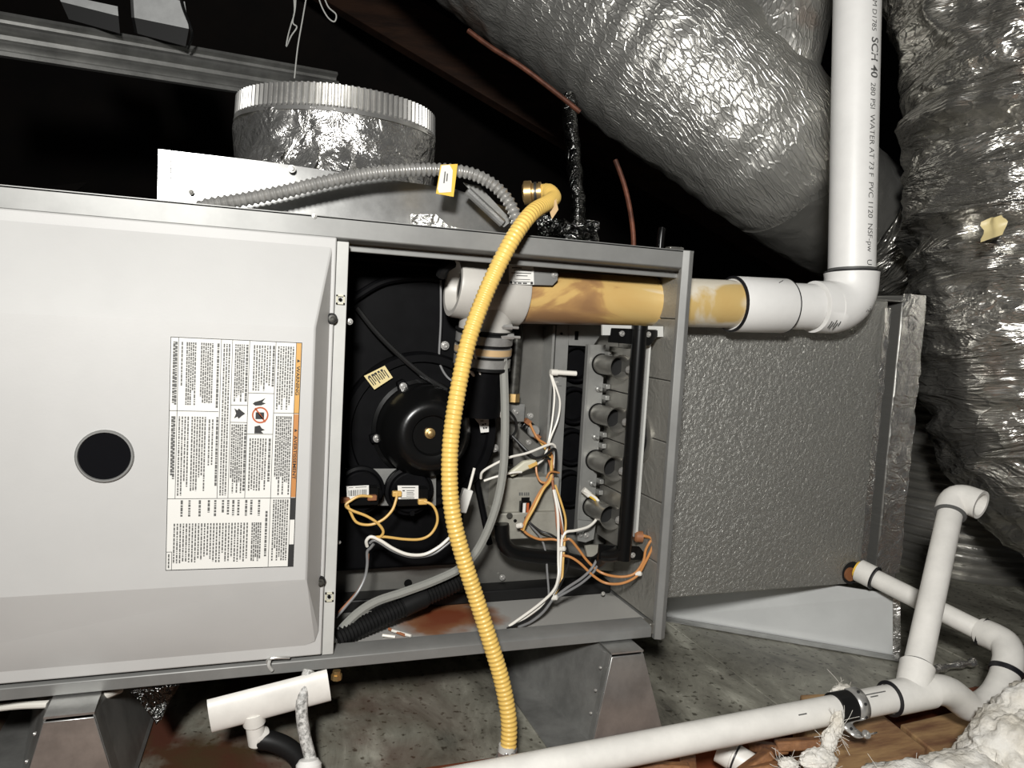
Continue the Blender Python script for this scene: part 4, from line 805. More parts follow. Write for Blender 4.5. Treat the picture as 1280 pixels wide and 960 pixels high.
# loose tape flaps at the collar foot
for i, (px, py) in enumerate(((345, 192), (378, 196), (408, 197), (440, 200), (468, 203), (492, 205), (320, 190))):
    c = P(px, py, 0); a = math.atan2(1, 1); ang = -PI / 2 + (px - 421) / 123.0 * 1.1
    base = Vector((cc.x + (rc_ + 0.004) * math.cos(ang), cc.y + (rc_ + 0.004) * math.sin(ang), zc0 + 0.003)); d = Vector((math.cos(ang), math.sin(ang), 0)); t = Vector((-d.y, d.x, 0)); m = MB(); vs = []
    for j in range(5):
        for k in range(5):
            p = base + t * (k - 2) * 0.0075 + d * (0.004 * (4 - j)) * 0.9 + Vector((0, 0, 0.009 * j)) ; p += Vector((noise.noise(p * 70 + Vector((i, 0, 0))), noise.noise(p * 70 + Vector((0, i, 9))), noise.noise(p * 60))) * 0.005; vs.append(p)
    m.add(vs, [(j * 5 + k, j * 5 + k + 1, j * 5 + k + 6, j * 5 + k + 5) for j in range(4) for k in range(4)]).build('tape_flap', 'tape_foil', RB, smooth=20)

# ================================================================== SUPPLY PLENUM (foil board box, right of furnace)
PY = 0.11; px1 = P(1107, 415, PY).x; pzt = 0.515; pzb = 0.1012
PL = thing('supply_plenum', 'foil faced insulated supply plenum box attached right of the furnace', 'duct', ((X1 + px1) / 2, 0.35, pzb))
MB().box((X1 + 0.001, PY, pzb), (px1, 0.62, pzt)).build('insulated_box', 'board_foil', PL, bevel=0.002)
MB().box((px1 + 0.001, PY + 0.02, pzb + 0.004), (px1 + 0.014, 0.60, pzt - 0.01)).build('seam_gap', 'black_matt', PL)
def strip(name, x0, x1, y, z0, z1, m, amp=0.004):
    mb = MB(); nx, nz = 6, 44; vs = []
    for j in range(nz + 1):
        for k in range(nx + 1):
            p = Vector((x0 + (x1 - x0) * k / nx, y, z0 + (z1 - z0) * j / nz)); p.y -= abs(noise.noise(p * 45)) * amp + 0.0005; p.x += noise.noise(p * 20) * amp * 0.5; vs.append(p)
    w_ = nx + 1
    return mb.add(vs, [(j * w_ + k, j * w_ + k + 1, (j + 1) * w_ + k + 1, (j + 1) * w_ + k) for j in range(nz) for k in range(nx)]).build(name, m, PL, smooth=40)
strip('foil_tape', px1 - 0.008, px1 + 0.004, PY - 0.001, pzb + 0.02, pzt - 0.01, 'tape_foil')
xs_ = P(1121, 415, PY + 0.01).x
MB().box((xs_, PY + 0.004, pzb + 0.0), (xs_ + 0.04, 0.60, pzt + 0.01)).build('end_collar', 'band_foil', PL, bevel=0.003)
strip('foil_tape', xs_ - 0.002, xs_ + 0.042, PY + 0.003, pzb + 0.01, pzt + 0.012, 'tape_foil', 0.006)
# drain hole with fitting
c = P(1064, 716, PY)
MB().lathe((c.x, PY + 0.002, c.z), (0, -1, 0), [(0, 0.0), (0.0025, 0.0), (0.0026, 0.017)], 26).build('drain_hole', 'dark_void', PL)
MB().lathe((c.x - 0.004, PY - 0.001, c.z - 0.001), (0, -1, 0), [(0, 0.010), (0.003, 0.010), (0.003, 0.006), (0.0012, 0.006), (0.0012, 0)], 20, True).build('drain_fitting', 'terminal_brown', PL)
MB().box((X1 + 0.002, PY + 0.002, pzt), (1.165, 0.5, pzt + 0.002)).build('top_flange', 'band_foil', PL)

# ================================================================== FLEX DUCTS
def duct_disp(s1, a1, s2, a2, helix=0, ha=0):
    def d(a, L, p):
        v = a1 * noise.noise(p * s1) + a2 * (1 - 2 * abs(noise.noise(p * s2 + Vector((3, 7, 1)))))
        if helix: v += ha * math.cos(2 * PI * L / helix)
        return v
    return d
FD = thing('flexible_duct', 'large silver foil insulated flexible duct slanting down behind the white vent pipe', 'duct', PD(900, 200, 1.5))
q = resample(spline([PD(430, -240, 1.62), PD(640, -75, 1.52), PD(800, 48, 1.45), PD(900, 128, 1.42), PD(965, 190, 1.42), PD(1000, 226, 1.45)], 20), 0.006)
nq = len(q); rad = []
for i in range(nq):
    t = i / (nq - 1); rad.append(0.172 if t < 0.72 else 0.172 - 0.045 * ((t - 0.72) / 0.28) ** 1.5)
MB().tube(q, rad, 170, disp=duct_disp(5, 0.006, 18, 0.0022, 0.05, 0.0012)).build('duct_sleeve', 'scrim_foil', FD, smooth=60)
q = resample(spline([PD(1030, -260, 1.42), PD(995, -80, 1.39), PD(972, 30, 1.37), PD(955, 105, 1.385), PD(935, 160, 1.44)], 20), 0.007)
MB().tube(q, [0.086] * len(q), 130, disp=duct_disp(9, 0.004, 20, 0.0022)).build('duct_branch', 'scrim_foil', FD, smooth=60)
q = resample(spline([PD(985, 213, 1.44), PD(1020, 243, 1.47), PD(1060, 272, 1.50)], 12), 0.006)
MB().tube(q, [0.134 - 0.012 * i / len(q) for i in range(len(q))], 120, disp=duct_disp(10, 0.003, 25, 0.0015)).build('strap_band', 'band_foil', FD, smooth=60, label='dark smooth foil band around the duct')
q = resample(spline([PD(1040, 258, 1.49), PD(1110, 305, 1.54), PD(1200, 360, 1.62), PD(1300, 400, 1.75)], 12), 0.008)
MB().tube(q, 0.118, 120, disp=duct_disp(8, 0.006, 22, 0.005)).build('duct_sleeve', 'crushed_foil', FD, smooth=60)

RD = thing('flexible_duct', 'crinkled shiny foil flexible duct hanging down at the right edge', 'duct', PD(1310, 500, 1.2))
q = resample(spline([PD(1270, -260, 1.18), PD(1282, -60, 1.17), PD(1292, 60, 1.17), PD(1302, 180, 1.17), PD(1310, 300, 1.18), PD(1318, 420, 1.19), PD(1330, 520, 1.20), PD(1372, 590, 1.20), PD(1450, 620, 1.21)], 20), 0.0055)
CINCH = ((0.80, 0.020, 0.026), (0.655, 0.018, 0.020))
def dR(a, L, p):
    s = Vector((p.x * 9, p.y * 9, p.z * 22 + 6 * p.x))           # folds run around the duct, drooping
    f = 1 - 2 * abs(noise.noise(s)); g = 1 - 2 * abs(noise.noise(s * 2.3 + Vector((5, 1, 2))))
    v = 0.013 * f + 0.006 * g + 0.012 * noise.noise(p * 5)
    for zc_, w_, dep in CINCH:                                   # two slanting cinches with a sharp crease and a bulge above
        h = (p.z - zc_ + 0.42 * (p.x - 1.17)) / w_; v += dep * (-math.exp(-(h + 0.6) ** 2 * 2.2) + 0.8 * math.exp(-(h - 0.8) ** 2 * 1.6))
    return v
MB().tube(q, [0.178 + 0.012 * math.sin(i * 0.06) for i in range(len(q))], 230, disp=dR).build('duct_sleeve', 'crushed_foil', RD, smooth=75)
c = PD(1249, 282, 1.0)
vs = []
for j in range(7):
    for k in range(9):
        p = PD(1229 + k * 3.4, 276 + j * 4.2 - 1.2 * k, 0.985); p += Vector((0, -1, 0.4)) * 0.014 * noise.noise(p * 60); vs.append(p)
MB().add(vs, [(j * 9 + k, j * 9 + k + 1, j * 9 + k + 10, j * 9 + k + 9) for j in range(6) for k in range(8)]).build('yellow_sticker', 'cream_label', RD, smooth=40)

RI = thing('ribbed_duct', 'dark ribbed flexible duct standing between plenum and crinkled foil duct', 'duct', PD(1215, 735, 1.62))
q0 = PD(1219, 478, 1.62); q1 = Vector((q0.x - 0.005, q0.y, PD(1200, 728, 1.62).z))
L = (q1 - q0).length; nn = int(L / 0.0035); pts_ = [q0 + (q1 - q0) * i / nn for i in range(nn + 1)]
MB().tube(pts_, [0.167 + 0.0065 * math.cos(2 * PI * i * L / nn / 0.018) for i in range(nn + 1)], 110, disp=duct_disp(14, 0.004, 30, 0.0015)).build('ribbed_sleeve', 'rib_foil', RI, smooth=60)
MB().tube([PD(1221, 452, 1.62), q0], 0.158, 60).build('end_band', 'black_foil', RI)

# ================================================================== SHEET METAL PAN WALL UNDER PLENUM
s0, s1 = PZ(833, 772, 0.0), PZ(1125, 822, 0.0)
s0 = Vector((s0.x, s0.y, 0.002)); s1 = Vector((s1.x, s1.y, 0.002)); hs = 0.092; sd = (s1 - s0).normalized(); sn = Vector((sd.y, -sd.x, 0))
PW = thing('sheet_metal_support', 'white sheet metal support panel standing diagonally below the foil plenum', 'sheet metal', (s0 + s1) / 2)
MB().prism([s0, s1, s1 + Vector((-0.012, 0, hs)), s0 + Vector((0, 0, hs))], sn * -0.0025).build('panel', 'pan_white', PW)
MB().prism([s1 - sd * 0.010 + sn * 0.001, s1 + sn * 0.001, s1 + Vector((-0.012, 0, hs)) + sn * 0.001, s1 - sd * 0.010 + Vector((-0.012, 0, hs)) + sn * 0.001], sn * 0.002).build('folded_edge', 'tape_foil', PW)
MB().prism([s0 + sn * 0.003, s1 + sn * 0.003, s1 + sn * 0.02 + Vector((0, 0, -0.0005)), s0 + sn * 0.02 + Vector((0, 0, -0.0005))], (0, 0, 0.0008)).build('foot_flange', 'galvanised_dull', PW)
for t in (0.035, 0.06): screw(s1 - sd * 0.005 + Vector((-0.012 * t / hs, 0, t)) + sn * 0.003, None, 0, 0.0018, parent=PW, axis=tuple(sn))

# ================================================================== DRAIN PIPE ASSEMBLY
DR = thing('drain_pipe', 'white PVC condensate drain line with trap and riser in front', 'pipe', PD(1140, 870, 0.86))
RP, RFT = 0.0148, 0.0185
dp = lambda mb, n, m='pvc_drain', **k: mb.build(n, m, DR, **k)
tee_c = PD(1139, 868, 0.855); pl_end = PD(520, 990, 0.66)
dirp = (pl_end - tee_c).normalized()
dp(MB().pipe(tee_c + dirp * 0.01, pl_end, RP, 0.0115), 'drain_run')
L1 = (PD(1118, 872, 0.85) - tee_c).length
dp(MB().lathe(tee_c - dirp * 0.026, dirp, [(0, RFT - 0.003), (0, RFT), (0.056, RFT), (0.056, RFT - 0.003)], 30), 'tee')
dp(MB().lathe(tee_c + dirp * 0.0305, dirp, [(-0.001, RFT - 0.002), (0, RFT + 0.0006), (0.0012, RFT + 0.0006), (0.0018, RFT - 0.003)], 30), 'primer_ring', 'primer')
rt = PD(1188, 640, 0.99); rdir = (rt - tee_c).normalized()
dp(MB().lathe(tee_c, rdir, [(0.0, RFT - 0.001), (0.036, RFT), (0.037, RFT - 0.003)], 30), 'tee_branch')
dp(MB().lathe(tee_c + rdir * 0.0365, rdir, [(0, RFT - 0.004), (0.0008, RP + 0.0012), (0.0018, RP + 0.0008), (0.002, RP)], 30), 'primer_ring', 'primer')
dp(MB().pipe(tee_c + rdir * 0.03, rt, RP, 0.0115), 'riser')
re0 = rt - rdir * 0.004; hor = (PD(1217, 621, 0.961) - PD(1187, 610, 0.985)); hor.normalize()
kc = rt + rdir * 0.028
pts_ = [re0, rt + rdir * 0.004]
for k in range(9):
    t = k / 8; a_ = kc - rdir * 0.022; b_ = kc + hor * 0.020; pts_.append(a_ * (1 - t) ** 2 + kc * 2 * t * (1 - t) + b_ * t * t)
pts_.append(kc + hor * 0.034)
dp(MB().tube(pts_, [RFT] * len(pts_), 30, cap=False), 'riser_elbow', label='white PVC elbow with open end on top of the riser')
dp(MB().lathe(kc + hor * 0.034, hor, [(-0.02, 0.0), (-0.02, 0.0135), (0, 0.0145), (0.0003, RFT)], 30), 'elbow_mouth')
dp(MB().lathe(re0, rdir, [(-0.001, RP), (0, RFT + 0.0004), (0.0015, RFT + 0.0006), (0.002, RFT)], 30), 'elbow_rim', 'ink_grey')
# upper line from plenum to trap
u0 = P(1074, 713, PY - 0.008); u1 = PD(1232, 792, 1.0); ud = (u1 - u0).normalized()
RU = 0.0130
dp(MB().pipe(u0 + ud * 0.02, u1, RU, 0.010), 'upper_run')
dp(MB().lathe(u0, ud, [(0, 0.010), (0, 0.0165), (0.022, 0.0165), (0.0225, RU)], 28), 'adapter')
dp(MB().lathe(u0, ud, [(-0.004, 0.0125), (0.0005, 0.0125)], 20, True, True), 'adapter_thread', 'yellow_tag')
dp(MB().lathe(u0 + ud * 0.0215, ud, [(0, 0.0155), (0.0005, 0.0172), (0.003, 0.0172), (0.0035, 0.013)], 28), 'primer_ring', 'primer')
# trap: elbow - band - u bend - back up to tee
tp = [u1 - ud * 0.004, PD(1244, 797, 0.985), PD(1257, 806, 0.97), PD(1261, 822, 0.955), PD(1258, 838, 0.945)]
dp(MB().tube(spline(tp, 8), 0.0178, 28), 'trap_elbow')
dp(MB().lathe(u1 - ud * 0.006, ud, [(0, 0.0135), (0.0008, 0.0188), (0.004, 0.0188), (0.0045, 0.0178)], 28), 'primer_ring', 'primer')
bd = (PD(1254, 850, 0.94) - PD(1259, 834, 0.947)).normalized()
dp(MB().lathe(PD(1259, 836, 0.946), bd, [(0, 0.016), (0.001, 0.0192), (0.007, 0.0192), (0.008, 0.016)], 28), 'rubber_band', 'primer')
tp = [PD(1258, 838, 0.945), PD(1253, 853, 0.935), PD(1243, 870, 0.92), PD(1228, 882, 0.905), PD(1212, 883, 0.895), PD(1200, 875, 0.888), PD(1188, 866, 0.88), PD(1172, 862, 0.87), tee_c - dirp * 0.015]
dp(MB().tube(spline(tp, 8), 0.0168, 28), 'trap_bend')
# primer drips printed on pipe
for (t0, t1, up_) in ((0.045, 0.075, 0.95), (0.058, 0.068, 0.75), (0.155, 0.165, 0.55)):
    o_ = Vector((0, -1 + up_ * 0.6, up_)).normalized(); o_ = (o_ - dirp * o_.dot(dirp)).normalized() * (RP + 0.0001)
    dp(MB().tube([tee_c + dirp * t0 + o_, tee_c + dirp * (t0 + t1) / 2 + o_ * 1.01, tee_c + dirp * t1 + o_], 0.0007, 5), 'pen_mark', 'ink_grey')
# second pipe below and its primer ring
P2 = thing('pvc_elbow', 'short white PVC pipe end below the long drain line', 'pipe', PD(930, 945, 0.83))
a_, b_ = PD(905, 938, 0.835), PD(985, 985, 0.80); d_ = (b_ - a_).normalized()
MB().pipe(a_ - d_ * 0.004, b_, 0.0135, 0.0105).build('pipe', 'pvc_drain', P2)
MB().lathe(a_ + d_ * 0.012, d_, [(0, 0.013), (0.0006, 0.0146), (0.002, 0.0146), (0.0026, 0.013)], 24).build('primer_ring', 'primer', P2)
MB().lathe(a_ - d_ * 0.004, d_, [(-0.002, 0.0), (-0.001, 0.0150), (0.014, 0.0150), (0.0145, 0.013)], 24).build('socket', 'pvc_drain', P2)

# pipe strap
def on_run(px):
    best = None
    for i in range(400):
        p = tee_c + dirp * (0.6 * i / 400); qv = Matrix(RW).transposed() @ (p - CAM); x = 640 + FOC * qv.x / qv.z
        if best is None or abs(x - px) < best[0]: best = (abs(x - px), p)
    return best[1]
SC = on_run(1053)
PS = thing('pipe_strap', 'perforated metal strap hook with black cushion holding the drain line', 'strap', SC)
MB().lathe(SC - dirp * 0.010, dirp, [(0, RP), (0, RP + 0.0025), (0.022, RP + 0.0025), (0.022, RP)], 28).build('cushion', 'black_rubber', PS)
m = MB(); vs = []; nS = 26; u_ = Vector((0, -1, 0)); u_ = (u_ - dirp * u_.dot(dirp)).normalized(); v_ = dirp.cross(u_)
if v_.z < 0: v_ = -v_
path = []
for k in range(nS):
    a_ = math.radians(115 - 130 * k / (nS - 1)); path.append(SC - dirp * 0.014 + (u_ * math.cos(a_) + v_ * math.sin(a_)) * (RP + 0.0035))
e_ = path[-1]
foot = [PD(1060, 905, 0.800), PD(1071, 917, 0.795), PD(1080, 920, 0.79), PD(1090, 916, 0.785)]
path += spline([e_] + foot, 6)[1:]
w_ = -dirp
for i, p in enumerate(path):
    wd = w_ * 0.0065
    vs += [p - wd, p + wd]
m.add(vs, [(2 * i, 2 * i + 1, 2 * i + 3, 2 * i + 2) for i in range(len(path) - 1)])
o = m.build('metal_band', 'bright_zinc', PS, smooth=40); md = o.modifiers.new('s', 'SOLIDIFY'); md.thickness = 0.0014
for i in (8, 16, 24, 34):
    p = path[min(i, len(path) - 1)]; p2 = path[min(i + 1, len(path) - 1)]; t_ = (p2 - p).normalized(); nrm = t_.cross(w_).normalized()
    if nrm.dot(CAM - p) < 0: nrm = -nrm
    MB().lathe(p + nrm * 0.0002, nrm, [(0, 0.0016), (0.0012, 0.0016)], 10, True, True).build('hole', 'ink', PS)
screw(PD(1083, 918, 0.784), None, 0, 0.0035, parent=PS, axis=(0, -0.6, 0.8))

# ================================================================== WOOD BLOCK, INSULATION
wb = [PD(993, 905, 0.87), PD(1075, 873, 0.95), PD(1152, 932, 0.86), PD(1062, 975, 0.78)]
zw = 0.028
wpts = [Vector((p.x, p.y, zw)) for p in [PZ(992, 896, zw), PZ(1088, 880, zw), PZ(1158, 935, zw), PZ(1055, 972, zw)]]
tag(MB().prism(wpts, (0, 0, -0.075)).build('wood_block', 'wood_tan', bevel=0.003), 'tan brown wooden block under the strapped drain pipe', 'wood block')
wpts = [PZ(955, 868, 0.012), PZ(1040, 862, 0.012), PZ(1050, 885, 0.012), PZ(985, 895, 0.012)]
wpts = [PZ(1000, 868, 0.03), PZ(1045, 866, 0.03), PZ(1052, 880, 0.03), PZ(1008, 884, 0.03)]
tag(MB().prism(wpts, (0, 0, -0.028)).build('wood_offcut', 'wood_tan', bevel=0.002), 'small wood offcut behind the black cushioned pipe strap', 'wood offcut')
wpts = [PZ(1125, 905, 0.0), PZ(1275, 870, 0.0), PZ(1300, 920, 0.0), PZ(1175, 945, 0.0)]
tag(MB().prism(wpts, (0, 0, -0.04)).build('wood_plank', 'wood_tan', bevel=0.002), 'rough yellowish wood plank beside the white insulation', 'plank')
tag(MB().tube(spline([PD(1130, 850, 1.02), PD(1165, 838, 1.05), PD(1200, 830, 1.07), PD(1218, 828, 1.08)]), [0.005] * 25, 10, disp=lambda a, L, p: 0.004 * noise.noise(p * 90)).build('foil_scrap', 'tape_foil'), 'crumpled strip of foil lying behind the drain riser', 'foil scrap')
def wool(name, blobs, label, seed):
    mb = MB()
    for (c, rr_, sq) in blobs:
        bm = bmesh.new(); bmesh.ops.create_icosphere(bm, subdivisions=5, radius=1.0); vs = []
        for v in bm.verts:
            d = v.co.normalized(); n1 = noise.fractal(d * 2.2 + Vector((seed, c.x * 9, c.z * 9)), 0.9, 2.1, 5); n2 = noise.noise(d * 14 + Vector((seed, 3, c.y * 30)))
            rr = rr_ * (1 + 0.20 * n1 + 0.05 * n2); vs.append(c + Vector((d.x * rr * sq[0], d.y * rr * sq[1], d.z * rr * sq[2])))
        mb.add(vs, [tuple(v.index for v in f.verts) for f in bm.faces]); bm.free()
    # loose fibres
    rg = random.Random(seed)
    for (c, rr_, sq) in blobs:
        for k in range(26):
            d = Vector((rg.gauss(0, 1), rg.gauss(0, 1), rg.gauss(0, 1))).normalized(); p = c + Vector((d.x * sq[0], d.y * sq[1], d.z * sq[2])) * rr_ * 0.95
            e = Vector((rg.uniform(-1, 1), rg.uniform(-1, 1), rg.uniform(-1, 1))) * 0.012
            mb.tube(spline([p, p + d * 0.003 + e * 0.5, p + d * 0.004 + e], 3), 0.00022, 4, cap=False)
    o = mb.build(name, 'fibre_wool', smooth=80); o['kind'] = 'stuff'; return tag(o, label, 'insulation')
wool('insulation_batt', [(PD(1268, 952, 0.80), 0.050, (1, 1, 1)), (PD(1305, 915, 0.82), 0.050, (1, 1, 1)), (PD(1205, 972, 0.77), 0.036, (1.5, 1, 0.6)), (PD(1135, 985, 0.75), 0.034, (1.5, 1, 0.6))], 'fluffy white fibreglass insulation heaped in the lower right corner', 5)
wool('insulation_tuft', [(PD(1046, 908, 0.79), 0.0095, (0.7, 0.7, 1.6)), (PD(1036, 927, 0.785), 0.0095, (0.8, 0.8, 1.4)), (PD(1022, 950, 0.775), 0.013, (1.6, 1, 0.8)), (PD(1054, 866, 0.90), 0.011, (1.3, 1, 0.8)), (PD(985, 955, 0.77), 0.008, (1.3, 1, 0.7))], 'stringy tuft of insulation hanging across the pipe strap', 8)
SPL = ['broken wood splinter just right of the short white pipe end', 'broken wood splinter lying across the short white pipe end', 'broken wood splinter left of the stringy insulation tuft', 'broken wood splinter below the middle of the long drain pipe', 'leftmost broken wood splinter under the long drain pipe', 'lowest broken wood splinter at the bottom edge near the insulation tuft']
for i, (x, y, d) in enumerate(((960, 935, 0.82), (940, 958, 0.79), (1000, 930, 0.80), (860, 952, 0.78), (830, 960, 0.76), (965, 960, 0.78))):
    rg = random.Random(i + 50); c = PD(x, y, d); e1_ = Vector((rg.uniform(-1, 1), rg.uniform(-.5, .5), rg.uniform(-.4, .4))).normalized()
    e2_ = e1_.cross(Vector((0, 0.3, 1))).normalized(); e3_ = e1_.cross(e2_)
    tag(MB().obox(c, e1_ * 0.05, e2_ * 0.016, e3_ * 0.010).build('wood_splinter', 'wood_splinter', bevel=0.002), SPL[i], 'wood splinter', 'wood splinters under the drain pipe')

# ================================================================== FURNACE STANDS
def stand(name, label, tops, bots, depth):
    tp_ = [PZ(*p, ZB - 0.0005) for p in tops]; bt_ = [PZ(*p, 0.0025) for p in bots]
    S = thing(name, label, 'stand', ((bt_[0].x + bt_[1].x) / 2, bt_[0].y + depth / 2, 0.002), 'furnace stands')
    ty = (tp_[0].y + tp_[1].y) / 2; by = (bt_[0].y + bt_[1].y) / 2
    x0, x1, u0, u1 = tp_[0].x, tp_[1].x, bt_[0].x, bt_[1].x; zt_ = ZB - 0.0005; zb_ = 0.0025
    spread = 0.09
    MB().prism([(u0, by, zb_), (u1, by, zb_), (x1, ty, zt_ - 0.004), (x0, ty, zt_ - 0.004)], (0, 0.002, 0)).build('front_panel', 'galvanised', S, bevel=0.0006)
    MB().add([(x0, ty + 0.001, zt_ - 0.002), (x1, ty + 0.001, zt_ - 0.002), (x1, ty + depth, zt_ - 0.002), (x0, ty + depth, zt_ - 0.002), (x0, ty + 0.001, zt_), (x1, ty + 0.001, zt_), (x1, ty + depth, zt_), (x0, ty + depth, zt_)], [(0, 3, 2, 1), (4, 5, 6, 7), (0, 1, 5, 4), (1, 2, 6, 5), (2, 3, 7, 6), (3, 0, 4, 7)]).build('top_panel', 'galvanised', S)
    MB().prism([(u0, by + 0.003, zb_), (x0, ty + 0.003, zt_ - 0.003), (x0, ty + depth, zt_ - 0.003), (u0 - spread, by + depth, zb_)], (0.0015, 0, 0)).build('side_panel', 'galvanised_dull', S)
    MB().prism([(u1, by + 0.003, zb_), (x1, ty + 0.003, zt_ - 0.003), (x1, ty + depth, zt_ - 0.003), (u1 + spread * 0.4, by + depth, zb_)], (-0.0015, 0, 0)).build('side_panel', 'galvanised_dull', S)
    MB().box((u0 - 0.05, by - 0.001, 0.0018), (u0, by + depth, 0.0034)).build('base_flange', 'galvanised_dull', S)
    for k in range(3):
        t = 0.3 + 0.25 * k; screw(Vector((u0 + (x0 - u0) * t - 0.004, by + (ty - by) * t + 0.012, zb_ + (zt_ - zb_) * t)), None, 0, 0.0014, parent=S, axis=(-0.9, 0, 0.4))
    return S
stand('furnace_stand', 'tapered galvanised metal stand under the open burner compartment', [(765, 817), (805, 813)], [(740, 931), (831, 920)], 0.60)
stand('furnace_stand', 'tapered galvanised metal stand under the white blower door', [(55, 895), (117, 893)], [(12, 1040), (155, 1015)], 0.60)
tag(MB().box(PZ(752, 929, 0.0045), PZ(801, 922, 0.0035) + Vector((0, 0.004, 0))).build('metal_scrap', 'strip_paint'), 'thin pale strip at the foot of the right stand', 'strip')

# ================================================================== UNDER THE FURNACE, LEFT
tag(MB().tube(spline([PD(-30, 888, 0.70), PD(20, 882, 0.70), PD(60, 880, 0.70), PD(100, 876, 0.705), PD(130, 870, 0.715), PD(150, 862, 0.74)]), 0.0034, 10).build('cable', 'white_wire'), 'white cable running along the bottom edge of the furnace at left', 'cable')
h0, h1 = P(262, 895, -0.01), P(411, 856, -0.01); hd = (h1 - h0).normalized(); hn = Vector((0, -1, 0)); hn = (hn - hd * hn.dot(hd)).normalized(); hu = hd.cross(hn)
m = MB(); vs = []; nH = 16
for e in (h0, h1):
    for rr_ in (0.0165, 0.0145):
        for k in range(nH + 1):
            a_ = -PI / 2 + PI * k / nH; vs.append(e + (hn * math.cos(a_) * 0.45 + hu * math.sin(a_)) * rr_)
W2 = nH + 1
fs = [(k, k + 1, 2 * W2 + k + 1, 2 * W2 + k) for k in range(nH)] + [(W2 + k, W2 + k + 1, 3 * W2 + k + 1, 3 * W2 + k) for k in range(nH)] + [(k, k + 1, W2 + k + 1, W2 + k) for k in range(nH)] + [(2 * W2 + k, 2 * W2 + k + 1, 3 * W2 + k + 1, 3 * W2 + k) for k in range(nH)] + [(0, W2, 3 * W2, 2 * W2), (nH, W2 + nH, 3 * W2 + nH, 2 * W2 + nH)]
PT = thing('drain_trap', 'white plastic drain trap bar tilted below the furnace bottom edge', 'drain trap', P(320, 935, 0.0))
m.add(vs, fs).build('trap_body', 'pvc_drain', PT)
a_ = P(316, 890, -0.008); b_ = P(322, 932, -0.004); d_ = (b_ - a_).normalized()
MB().lathe(a_, d_, [(0, 0.0105), (0.012, 0.0105), (0.0125, 0.0085), (0.034, 0.0085), (0.036, 0.007)], 22, True, True).build('outlet', 'pvc_drain', PT)
MB().lathe(P(319, 920, -0.006), (1, 0.3, -0.25), [(0, 0.0085), (0.010, 0.0085), (0.011, 0.0078)], 20, True, True).build('outlet_elbow', 'pvc_drain', PT)
tag(MB().tube(spline([P(323, 924, -0.004), P(338, 926, -0.006), P(356, 933, -0.008), P(370, 944, -0.010), P(378, 958, -0.012), P(382, 985, -0.014)]), 0.0095, 16).build('rubber_hose', 'black_rubber'), 'black rubber hose leading from the white drain trap', 'hose')
BH = thing('speckled_hose', 'thin white speckled hose hanging below the furnace to a white cap', 'hose', P(390, 958, -0.03))
(MB().tube(spline([P(386, 838, -0.004), P(380, 860, -0.012), P(377, 885, -0.018), P(380, 915, -0.022), P(386, 940, -0.026), P(390, 958, -0.03)]), 0.0058, 16).build('hose', 'braid', BH))
(MB().lathe(P(386, 948, -0.032), (0, -0.3, -1), [(0, 0.003), (0.001, 0.009), (0.005, 0.012), (0.03, 0.0125)], 24, True, True).build('end_cap', 'pvc', BH))
vs = []
for j in range(9):
    for k in range(9):
        u_, v_2 = k / 8, j / 8; x = (162 * (1 - u_) + 226 * u_) * (1 - v_2) + (196 * (1 - u_) + 203 * u_) * v_2; y = (862 * (1 - u_) + 852 * u_) * (1 - v_2) + (903 * (1 - u_) + 896 * u_) * v_2
        p = P(x, y, 0.012); p.y += 0.012 * noise.noise(p * 40); vs.append(p)
o = MB().add(vs, [(j * 9 + k, j * 9 + k + 1, j * 9 + k + 10, j * 9 + k + 9) for j in range(8) for k in range(8)]).build('foil_flap', 'black_foil', smooth=25); md = o.modifiers.new('s', 'SOLIDIFY'); md.thickness = 0.001
tag(o, 'black foil flap hanging under the furnace beside the left stand', 'foil')
tag(MB().lathe(P(421, 838, 0.006), (0, 0, -1), [(0, 0.004), (0.004, 0.004), (0.004, 0.0055), (0.009, 0.0055), (0.010, 0.004)], 8, True, True).build('bolt', 'brass'), 'small brass bolt below the furnace bottom rail', 'bolt')

# ================================================================== BACKGROUND, UPPER LEFT
r0, r1 = PD(-60, 27, 1.25), PD(420, 108, 1.62); rd = (r1 - r0).normalized(); vv = (PD(-60, 60, 1.25) - PD(-60, 0, 1.25)).normalized(); vv = (vv - rd * vv.dot(rd)).normalized(); nn_ = rd.cross(vv)
if nn_.dot(CAM - r0) < 0: nn_ = -nn_
prof = [(-0.026, 0.0), (-0.026, 0.012), (-0.020, 0.014), (-0.016, 0.004), (-0.010, 0.003), (-0.006, 0.016), (0.000, 0.019), (0.006, 0.014), (0.009, 0.003), (0.016, 0.002), (0.020, 0.010), (0.026, 0.013), (0.031, 0.006), (0.034, 0.004), (0.040, 0.014), (0.046, 0.011), (0.046, 0.0)]
RL = thing('metal_rail', 'long grey ribbed metal rail crossing the dark upper left background', 'rail', (r0 + r1) / 2)
m = MB().prism([r0 + vv * a + nn_ * b for a, b in prof], r1 - r0); m.build('rail', 'galvanised_dull', RL, smooth=50)
for i, (q, qd) in enumerate((([(72, -8), (147, 8), (148, 20), (76, 2)], [(76, 2), (148, 20), (150, 42), (86, 24)]), ([(166, -12), (231, 2), (236, 36), (168, 22)], [(168, 22), (236, 36), (232, 58), (172, 42)]))):
    d = 1.34 + 0.05 * i
    BX = thing('foam_block', ['pale foam faced block at left above the metal rail', 'pale foam faced block at right above the metal rail with black cord'][i], 'block', PD((q[0][0] + q[1][0]) / 2, q[2][1], d))
    dv = (PD(100, 20, d + 0.08) - PD(100, 20, d)) 
    MB().prism([PD(x, y, d) for x, y in q], dv).build('face', 'foam_board', BX)
    MB().prism([PD(x, y, d - 0.0005) for x, y in qd], dv).build('underside', 'dark_board', BX)
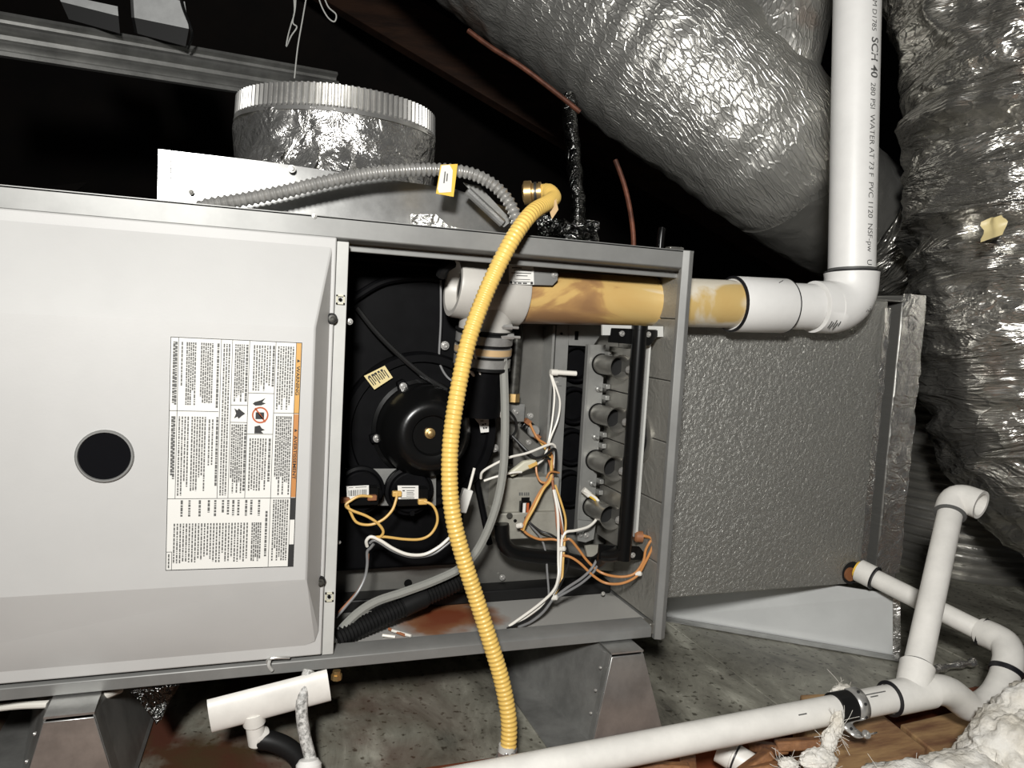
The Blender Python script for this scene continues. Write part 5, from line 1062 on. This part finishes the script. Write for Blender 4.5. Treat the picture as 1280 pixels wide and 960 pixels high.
tag(MB().tube(spline([PD(224, -10, 1.36), PD(229, 10, 1.36), PD(237, 30, 1.36), PD(240, 45, 1.37), PD(235, 60, 1.40)]), 0.0025, 8).build('cord', 'black_wire'), 'black cord hanging beside the right foam block', 'cord')
tag(MB().tube(spline([PD(384, -10, 1.2), PD(378, 25, 1.2), PD(372, 60, 1.2), PD(368, 98, 1.2)], 4), 0.0011, 6).build('string', 'twine'), 'single grey string hanging down to the crimped collar', 'string')
tag(MB().tube(spline([PD(367, -10, 1.2), PD(368, 15, 1.2), PD(364, 30, 1.2), PD(360, 45, 1.19), PD(358, 58, 1.19), PD(364, 45, 1.2), PD(371, 34, 1.2), PD(366, 28, 1.2), PD(369, 10, 1.2), PD(370, -10, 1.2)], 6), 0.0011, 6).build('string_loop', 'twine'), 'knotted loop of white string left of the single string', 'string')
tag(MB().tube(spline([PD(396, -10, 1.2), PD(402, 8, 1.2), PD(410, 22, 1.2), PD(418, 27, 1.2), PD(420, 18, 1.2), PD(410, 8, 1.2), PD(403, -10, 1.2)], 6), 0.0011, 6).build('string_loop', 'twine'), 'open loop of white string hanging at right beside rafter', 'string')
# copper bits and insulated line; each stands on the furnace or plenum top
def foot(p): return Vector((p.x, p.y, (ZT if p.x < X1 else pzt + 0.002) + 0.0005))
tag(MB().tube(spline([PD(585, 38, 1.28), PD(615, 60, 1.28), PD(650, 82, 1.28), PD(690, 112, 1.29), PD(725, 140, 1.3)]), 0.0042, 10).build('copper_pipe', 'copper'), 'thin copper pipe running along the lower edge of the big foil duct', 'pipe')
tag(MB().tube(spline([PD(769, 200, 1.25), PD(780, 230, 1.25), PD(788, 265, 1.25), PD(792, 305, 1.25), foot(PD(793, 310, 1.25))]), 0.0040, 10).build('copper_pipe', 'copper'), 'short upright copper pipe rising behind the furnace top', 'pipe')
tag(MB().tube(resample(spline([PD(710, 120, 1.42), PD(714, 160, 1.40), PD(718, 210, 1.38), PD(722, 260, 1.36), foot(PD(722, 300, 1.36))]), 0.006), 0.0135, 18, disp=lambda a, L, p: 0.004 * noise.noise(p * 45)).build('insulated_line', 'black_foil'), 'black foil wrapped refrigerant line hanging behind the yellow hose', 'pipe')
tag(MB().tube(spline([PD(828, 285, 1.15), PD(826, 300, 1.15), foot(PD(824, 320, 1.15))]), 0.0055, 12).build('cable_stub', 'black_paint'), 'small shiny black cable stub behind the furnace right corner', 'cable')
vs = []
for j in range(9):
    for k in range(15):
        p = PD(672 + k * 5, 274 + 0.4 * k, 1.1); p.z += (ZT + 0.016 - p.z) * j / 8; p.y -= 0.004 * j; p += Vector((noise.noise(p * 60), noise.noise(p * 55 + Vector((2, 2, 2))), noise.noise(p * 50))) * 0.02; vs.append(p)
tag(MB().add(vs, [(j * 15 + k, j * 15 + k + 1, j * 15 + k + 16, j * 15 + k + 15) for j in range(8) for k in range(14)]).build('foil_wrap', 'black_foil', smooth=15), 'crumpled dark foil lying behind the yellow hose fitting', 'foil')
